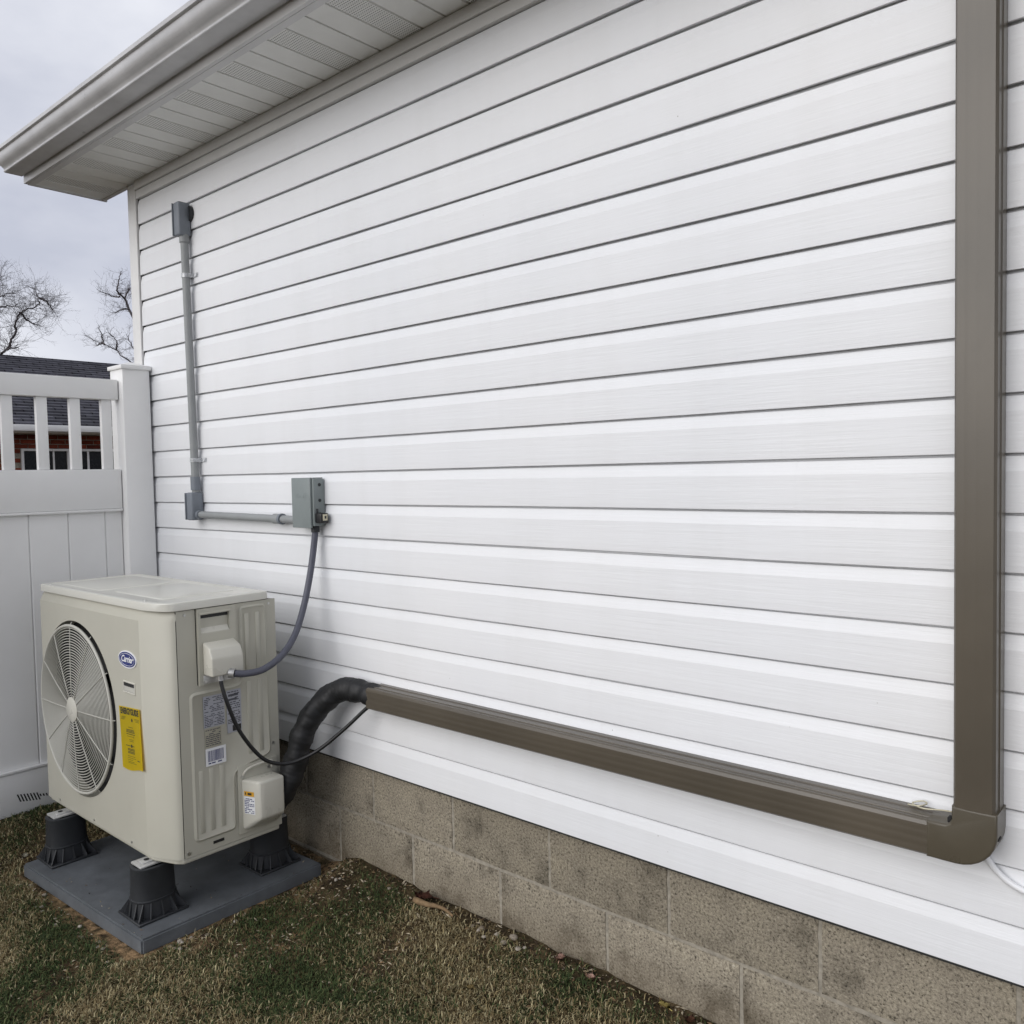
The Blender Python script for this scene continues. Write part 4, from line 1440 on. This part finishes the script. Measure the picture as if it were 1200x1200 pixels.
# ------------------------------------------------------------------ bare trees
def tree(name, label, limbs, r0, seed, ndiv, twl):
    rr = random.Random(seed)
    base = limbs[0][0]
    e = empty(name, (base[0], base[1], -0.5), label, 'tree', 'bare trees beyond the fence')
    tb = BM()
    tw = BM()
    trunk = [(base[0], base[1], -0.6)] + [tuple(p) for p in limbs[0]]
    def r_at(i, n, a, b):
        return a + (b - a) * i / max(1, n - 1)
    all_p = []
    for li, L in enumerate(limbs):
        pts = catmull(trunk if li == 0 else L, 5)
        n = len(pts)
        a, b = (r0, r0 * 0.12) if li == 0 else (r0 * 0.34, r0 * 0.07)
        pts = [p + Vector((rr.uniform(-1, 1), rr.uniform(-1, 1), rr.uniform(-1, 1))) * 0.02 for p in pts]
        tube(tb if li == 0 else tw, pts, lambda i: r_at(i, n, a, b), 6)
        for i, p in enumerate(pts):
            if p.z > 3.2:
                all_p.append((p, (pts[min(i + 1, n - 1)] - pts[max(0, i - 1)]).normalized(), r_at(i, n, a, b)))
    def grow(p, d, r, L, depth):
        k = 4
        P_ = [p]
        dd = d.copy()
        for s in range(k):
            dd = (dd + Vector((rr.uniform(-1, 1), rr.uniform(-1, 1), rr.uniform(-0.8, 0.9))) * 0.34).normalized()
            P_.append(P_[-1] + dd * L / k)
        tube(tw, P_, lambda i: r * (1 - 0.7 * i / k), 3, False)
        if depth > 0:
            for _ in range(rr.choice((2, 3, 3))):
                q = rr.randrange(1, k + 1)
                nd = (dd + Vector((rr.uniform(-1, 1), rr.uniform(-1, 1), rr.uniform(-0.7, 1)))).normalized()
                grow(P_[q], nd, r * 0.62, L * rr.uniform(0.5, 0.75), depth - 1)
    for p, t, r in all_p:
        for _ in range(ndiv):
            side_ = Vector((rr.uniform(-1, 1), rr.uniform(-1, 1), rr.uniform(-0.6, 1.0)))
            grow(p, (t * 0.5 + side_).normalized(), min(r * 0.45, 0.0052), rr.uniform(0.3, 1.0) * twl, 2)
    ob('trunk', tb, 'bark', e, 'all')
    ob('crown', tw, 'bark', e)
T1 = [[[-18.87, 4.55, 0.4], [-19.42, 4.85, 2.43], [-19.21, 4.97, 3.64], [-19.15, 5.23, 3.96], [-19.17, 5.62, 4.18], [-18.74, 5.67, 4.28], [-18.99, 5.98, 4.36]], [[-19.18, 5.8, 4.34], [-18.9, 5.78, 4.48], [-19.08, 5.98, 4.78], [-18.85, 5.88, 4.92], [-18.7, 5.96, 5.17], [-18.51, 6.08, 5.25], [-18.77, 6.4, 5.44], [-18.58, 6.32, 5.53], [-18.86, 6.36, 5.82], [-18.64, 6.1, 5.84]], [[-19.11, 4.94, 3.63], [-18.92, 5.01, 4.42], [-19.07, 5.26, 5.07], [-18.76, 5.5, 5.46], [-18.7, 5.65, 5.57], [-18.97, 6.0, 5.68]], [[-19.2, 5.3, 5.05], [-18.95, 5.5, 5.24], [-19.21, 5.83, 5.39], [-18.73, 5.96, 5.32]], [[-18.9, 6.49, 5.64], [-18.52, 6.46, 5.5], [-18.93, 6.75, 5.45], [-18.69, 6.7, 5.28]], [[-18.82, 6.0, 5.21], [-19.12, 6.25, 5.09], [-18.9, 6.33, 4.97], [-18.85, 6.46, 4.93]], [[-18.58, 4.95, 4.57], [-18.81, 5.29, 5.54], [-18.58, 5.39, 5.81], [-18.54, 5.55, 5.99]]]
T2 = [[[-18.84, 10.0, 0.14], [-19.43, 10.27, 2.58], [-18.85, 9.78, 3.95], [-19.2, 9.48, 4.43], [-19.5, 9.29, 5.16], [-19.93, 9.23, 5.77], [-20.08, 9.17, 6.12], [-19.9, 8.95, 6.22], [-19.6, 8.72, 6.30], [-19.76, 8.87, 6.59], [-19.89, 8.97, 6.83]], [[-19.51, 8.74, 6.08], [-19.96, 8.76, 6.16], [-19.85, 8.47, 6.2], [-20.04, 8.34, 6.3]], [[-19.77, 9.14, 5.83], [-19.86, 8.94, 5.8], [-19.79, 8.74, 5.69], [-19.88, 8.61, 5.69]], [[-18.92, 9.81, 3.96], [-19.47, 9.36, 4.17], [-19.45, 8.79, 4.41], [-19.75, 8.74, 4.64], [-19.88, 8.57, 4.75], [-20.08, 8.45, 4.87], [-19.91, 8.14, 4.9], [-19.73, 7.87, 4.96]], [[-19.81, 8.72, 4.66], [-19.59, 8.68, 4.83], [-20.02, 8.76, 5.04], [-19.75, 8.51, 5.1]], [[-19.79, 8.4, 4.79], [-20.1, 8.47, 5.1], [-19.85, 8.29, 5.32]], [[-19.53, 8.89, 6.04], [-19.5, 8.96, 6.21], [-19.59, 9.07, 6.36], [-19.24, 8.92, 6.12]], [[-19.96, 8.43, 4.84], [-20.38, 8.4, 4.81]], [[-19.43, 9.6, 4.47], [-19.79, 9.28, 4.67], [-20.04, 9.22, 4.98], [-19.98, 9.1, 5.15]]]
tree('bare_tree', 'bare dense-twigged tree above dark shingle roof at left edge', T1, 0.085, 3, 2, 0.62)
tree('bare_tree', 'bare tree with two thin limbs showing beside house corner', T2, 0.07, 9, 1, 0.42)

# ------------------------------------------------------------------ grass, pebbles, leaves
rg_ = np.random.default_rng(5)
def bare(x, y):
    """1 = bare soil"""
    b = 0.0
    dx = max(0.45 - x, 0, x - 1.34)
    dy = max(-0.76 - y, 0, y + 0.05)
    r = math.hypot(dx, dy)
    b = max(b, 1 - sstep(0.0, 0.07, r))
    b = max(b, 0.9 * (1 - sstep(0.015, 0.11, -y)))
    b = max(b, 1.0 * math.exp(-(((x - 1.5) / 0.25) ** 2 + ((y + 0.12) / 0.2) ** 2)))
    b = max(b, 0.75 * math.exp(-(((x - 1.62) / 0.16) ** 2 + ((y + 0.42) / 0.10) ** 2)))
    n = noise.noise(Vector((x * 4.3, y * 4.3, 9.0))) + 0.6 * noise.noise(Vector((x * 11, y * 11, 2.0)))
    b = max(b, sstep(0.12, 0.62, n) * 0.8)
    return b
pts = []
NB = 210000
cand = np.column_stack([rg_.uniform(-0.12, 3.4, 560000), rg_.uniform(-1.75, 0.0, 560000)])
for x, y in cand:
    if 0.44 < x < 1.35 and -0.775 < y < -0.04:
        continue
    # thin out towards what the lens never sees
    if y < -1.2 and rg_.random() > 0.35:
        continue
    if y < -0.62 * x - 1.0 + 1.2 - 0.6 and x > 1.9 and rg_.random() > 0.5:
        continue
    if rg_.random() < bare(x, y):
        continue
    pts.append((x, y))
    if len(pts) >= NB:
        break
nb = len(pts)
V = np.zeros((nb * 5, 3), np.float32)
Cc = np.ones((nb * 5, 4), np.float32)
pal = np.array([lin(62, 76, 44), lin(46, 58, 34), lin(82, 88, 56), lin(134, 121, 88), lin(106, 92, 66), lin(160, 150, 118)])
for i, (x, y) in enumerate(pts):
    z = gz(x, y)
    a = rg_.uniform(0, 6.283)
    L = rg_.uniform(0.007, 0.021) * (1.7 if rg_.random() < 0.06 else 1)
    w = rg_.uniform(0.0009, 0.0019)
    lean = rg_.uniform(0.5, 1.5)
    dx, dy = math.cos(a), math.sin(a)
    px, py = -dy * w, dx * w
    h1, h2 = L * 0.6 * math.cos(lean * 0.6), L * math.cos(lean)
    s1, s2 = L * 0.6 * math.sin(lean * 0.6), L * math.sin(lean) * 1.05
    b = i * 5
    V[b] = (x + px, y + py, z - 0.002)
    V[b + 1] = (x - px, y - py, z - 0.002)
    V[b + 2] = (x + dx * s1 - px * 0.8, y + dy * s1 - py * 0.8, z + h1)
    V[b + 3] = (x + dx * s1 + px * 0.8, y + dy * s1 + py * 0.8, z + h1)
    V[b + 4] = (x + dx * s2, y + dy * s2, z + h2)
    n = noise.noise(Vector((x * 2.6, y * 2.6, 5.5))) + 0.5 * noise.noise(Vector((x * 8, y * 8, 1.5)))
    g = rg_.random() < 0.56 + 0.95 * n
    c = pal[rg_.integers(0, 3)] if g else pal[rg_.integers(3, 6)]
    c = c * rg_.uniform(0.75, 1.45)
    Cc[b:b + 5, :3] = c
ids = np.arange(nb, dtype=np.int32)[:, None] * 5
loops = np.concatenate([ids + 0, ids + 1, ids + 2, ids + 3, ids + 3, ids + 2, ids + 4], axis=1).ravel().astype(np.int32)
me = bpy.data.meshes.new('grass')
me.vertices.add(nb * 5)
me.vertices.foreach_set('co', V.ravel())
me.loops.add(len(loops))
me.loops.foreach_set('vertex_index', loops)
me.polygons.add(nb * 2)
st_ = (np.arange(nb)[:, None] * 7 + np.array([[0, 4]])).ravel().astype(np.int32)
me.polygons.foreach_set('loop_start', st_)
me.update(calc_edges=True)
me.validate()
ca_ = me.color_attributes.new('Col', 'FLOAT_COLOR', 'POINT')
ca_.data.foreach_set('color', Cc.ravel())
me.materials.append(vcol_mat('grass_blades', 0.8))
go = bpy.data.objects.new('grass', me)
COL.objects.link(go)
go['kind'] = 'stuff'
tag(go, 'short patchy winter grass, green mixed with straw, around the pad', 'grass')

# loose litter: bark chips, leaf crumbs and grit in the bare soil
nd = 6500
cand = np.column_stack([rg_.uniform(-0.05, 3.3, 90000), rg_.uniform(-1.4, 0.012, 90000)])
DV, DF, DC = [], [], []
lit = np.array([lin(150, 136, 108), lin(94, 80, 62), lin(70, 58, 46), lin(180, 168, 146), lin(126, 104, 78), lin(54, 46, 38)])
for x, y in cand:
    onpad = 0.44 < x < 1.35 and -0.775 < y < -0.04
    if onpad:
        e_ = min(x - 0.455, 1.335 - x, y + 0.725, -0.06 - y)
        if e_ < 0 or rg_.random() > 0.02 + 0.12 * math.exp(-e_ / 0.03):
            continue
    elif rg_.random() > 0.12 + bare(x, y):
        continue
    s_ = rg_.uniform(0.002, 0.0065) * (0.5 if onpad else 1)
    a = rg_.uniform(0, 6.283)
    u = np.array([math.cos(a), math.sin(a), rg_.uniform(-0.5, 0.5)]) * s_ * rg_.uniform(1.0, 2.2)
    w = np.array([-math.sin(a), math.cos(a), rg_.uniform(-0.5, 0.5)]) * s_ * 0.6
    p = np.array([x, y, -0.3985 if onpad else gz(x, y) + 0.003])
    t = np.array([0, 0, s_ * 0.5])
    b = len(DV)
    DV += [p - u, p + w, p + u, p - w, p + t]
    DF += [(b, b + 1, b + 4), (b + 1, b + 2, b + 4), (b + 2, b + 3, b + 4), (b + 3, b, b + 4)]
    c = lit[rg_.integers(0, 6)] * rg_.uniform(0.7, 1.15)
    DC += [(c[0], c[1], c[2], 1)] * 5
    if len(DV) >= nd * 5:
        break
me = bpy.data.meshes.new('soil_litter')
me.from_pydata([tuple(v) for v in DV], [], DF)
ca_ = me.color_attributes.new('Col', 'FLOAT_COLOR', 'POINT')
ca_.data.foreach_set('color', np.array(DC, np.float32).ravel())
me.materials.append(vcol_mat('litter', 0.9))
lo_ = bpy.data.objects.new('soil_litter', me)
COL.objects.link(lo_)
lo_['kind'] = 'stuff'
tag(lo_, 'brown and tan leaf crumbs and grit strewn over the bare soil', 'litter')

# pebbles
stones = []
for i in range(4):
    bm = BM()
    bmesh.ops.create_icosphere(bm, subdivisions=2, radius=1.0)
    for v in bm.verts:
        v.co *= 1 + 0.25 * noise.noise(v.co * 1.3 + Vector((i * 7, 0, 0)))
        v.co.z *= 0.6
    m_ = bpy.data.meshes.new('pebble')
    bm.to_mesh(m_)
    bm.free()
    m_.polygons.foreach_set('use_smooth', [True] * len(m_.polygons))
    m_.materials.append(MT['stone'])
    stones.append(m_)
r9 = random.Random(13)
def pebbles(nm, xr, yr, smin, smax, label, group):
    for i in range(nm):
        x, y = r9.uniform(*xr), r9.uniform(*yr)
        s = r9.uniform(smin, smax)
        o = bpy.data.objects.new('pebble', r9.choice(stones))
        o.location = (x, y, gz(x, y) + s * 0.25)
        o.rotation_euler = (0, 0, r9.uniform(0, 6))
        o.scale = (s, s * r9.uniform(0.6, 1), s * r9.uniform(0.6, 1))
        COL.objects.link(o)
        tag(o, label, 'pebble', group)
pebbles(12, (2.08, 2.36), (-0.075, -0.02), 0.006, 0.014, 'small pale pebble at foot of block wall right of brown debris', 'pebbles along the block wall')
pebbles(16, (1.36, 1.42), (-0.66, -0.40), 0.004, 0.010, 'small pale pebble beside right edge of grey pad', 'pebbles at the right edge of the pad')
pebbles(22, (0.50, 1.30), (-0.83, -0.775), 0.004, 0.010, 'small tan pebble along front edge of grey pad', 'pebbles at the front edge of the pad')
pebbles(10, (1.40, 1.75), (-0.13, -0.03), 0.005, 0.010, 'small pebble in dark soil between pad and block wall', 'pebbles between pad and wall')

def leaf(x, y, s, rot, col, label, curl=0.5, stem=True):
    k = 'leaf_' + '_'.join(str(int(c * 99)) for c in col)
    if k not in MT:
        MT[k] = plain(k, col, 0.8, var=0.25, scale=60)
    bm = BM()
    o2 = [(0, -1), (0.35, -0.75), (0.6, -0.25), (0.85, -0.2), (0.55, 0.15), (0.6, 0.5), (0.25, 0.55), (0, 1.0), (-0.25, 0.55), (-0.6, 0.5), (-0.55, 0.15), (-0.85, -0.2), (-0.6, -0.25), (-0.35, -0.75)]
    c0 = bm.verts.new((0, 0, 0))
    R = [bm.verts.new((a * s, b * s, curl * s * (a * a * 0.7 + 0.35 * b * b) + 0.1 * s * math.sin(5 * a + 3 * b))) for a, b in o2]
    for i in range(len(R)):
        bm.faces.new((c0, R[i], R[(i + 1) % len(R)]))
    bmesh.ops.solidify(bm, geom=list(bm.faces), thickness=0.0006)
    if stem:
        tube(bm, [(0, -1.0 * s, curl * s * 0.35), (0.05 * s, -1.5 * s, curl * s * 0.4)], 0.0009, 5)
    o = ob('dead_leaf', bm, k, None, 'all', loc=(x, y, gz(x, y) + 0.012))
    o.rotation_euler = (r9.uniform(-0.3, 0.3), r9.uniform(-0.3, 0.3), rot)
    return tag(o, label, 'leaf', 'dead leaves on the lawn')
leaf(2.452, -0.022, 0.022, 0.5, lin(188, 150, 134), 'pinkish dead leaf at wall foot above the jagged pale leaf')
leaf(2.575, -0.045, 0.019, 2.1, lin(206, 172, 156), 'pale pink jagged dead leaf near lower end of block wall', 0.9)
leaf(2.795, -0.018, 0.022, 1.2, lin(196, 180, 110), 'yellowish dead leaf at foot of block wall, lowest in view', 0.3)
leaf(2.880, -0.030, 0.022, 0.2, lin(96, 62, 44), 'dark brown dead leaf in bottom corner against block wall', 0.8)
leaf(1.880, -0.035, 0.040, 1.9, lin(84, 48, 34), 'large curled dark brown leaf standing against block wall', 1.3)
leaf(0.33, -0.72, 0.020, 0.9, lin(186, 180, 160), 'pale dead leaf on grass left of the grey pad', 0.9)
leaf(0.10, -0.47, 0.024, 2.6, lin(196, 190, 174), 'pale folded dead leaf on grass by bottom of fence', 1.3)
leaf(2.30, -0.24, 0.017, 1.4, lin(150, 130, 84), 'small tan dead leaf lying out on the grass', 0.5)
bm = BM()
tube(bm, catmull([(1.868, -0.055, gz(1.868, -0.055) + 0.016), (1.93, -0.06, gz(1.93, -0.06) + 0.020), (1.985, -0.045, gz(1.985, -0.045) + 0.018), (2.04, -0.05, gz(2.04, -0.05) + 0.010)], 6), lambda i: 0.011 - 0.0004 * i, 8, True, 0.4)
MT['driftwood'] = plain('bark_chip', lin(128, 106, 78), 0.9, var=0.3, scale=50)
tag(ob('bark_stick', bm, 'driftwood', None, 'all'), 'tan piece of bark lying at foot of wall by curled leaf', 'stick')

for o in bpy.data.objects:
    if '_w' in o:
        del o['_w']
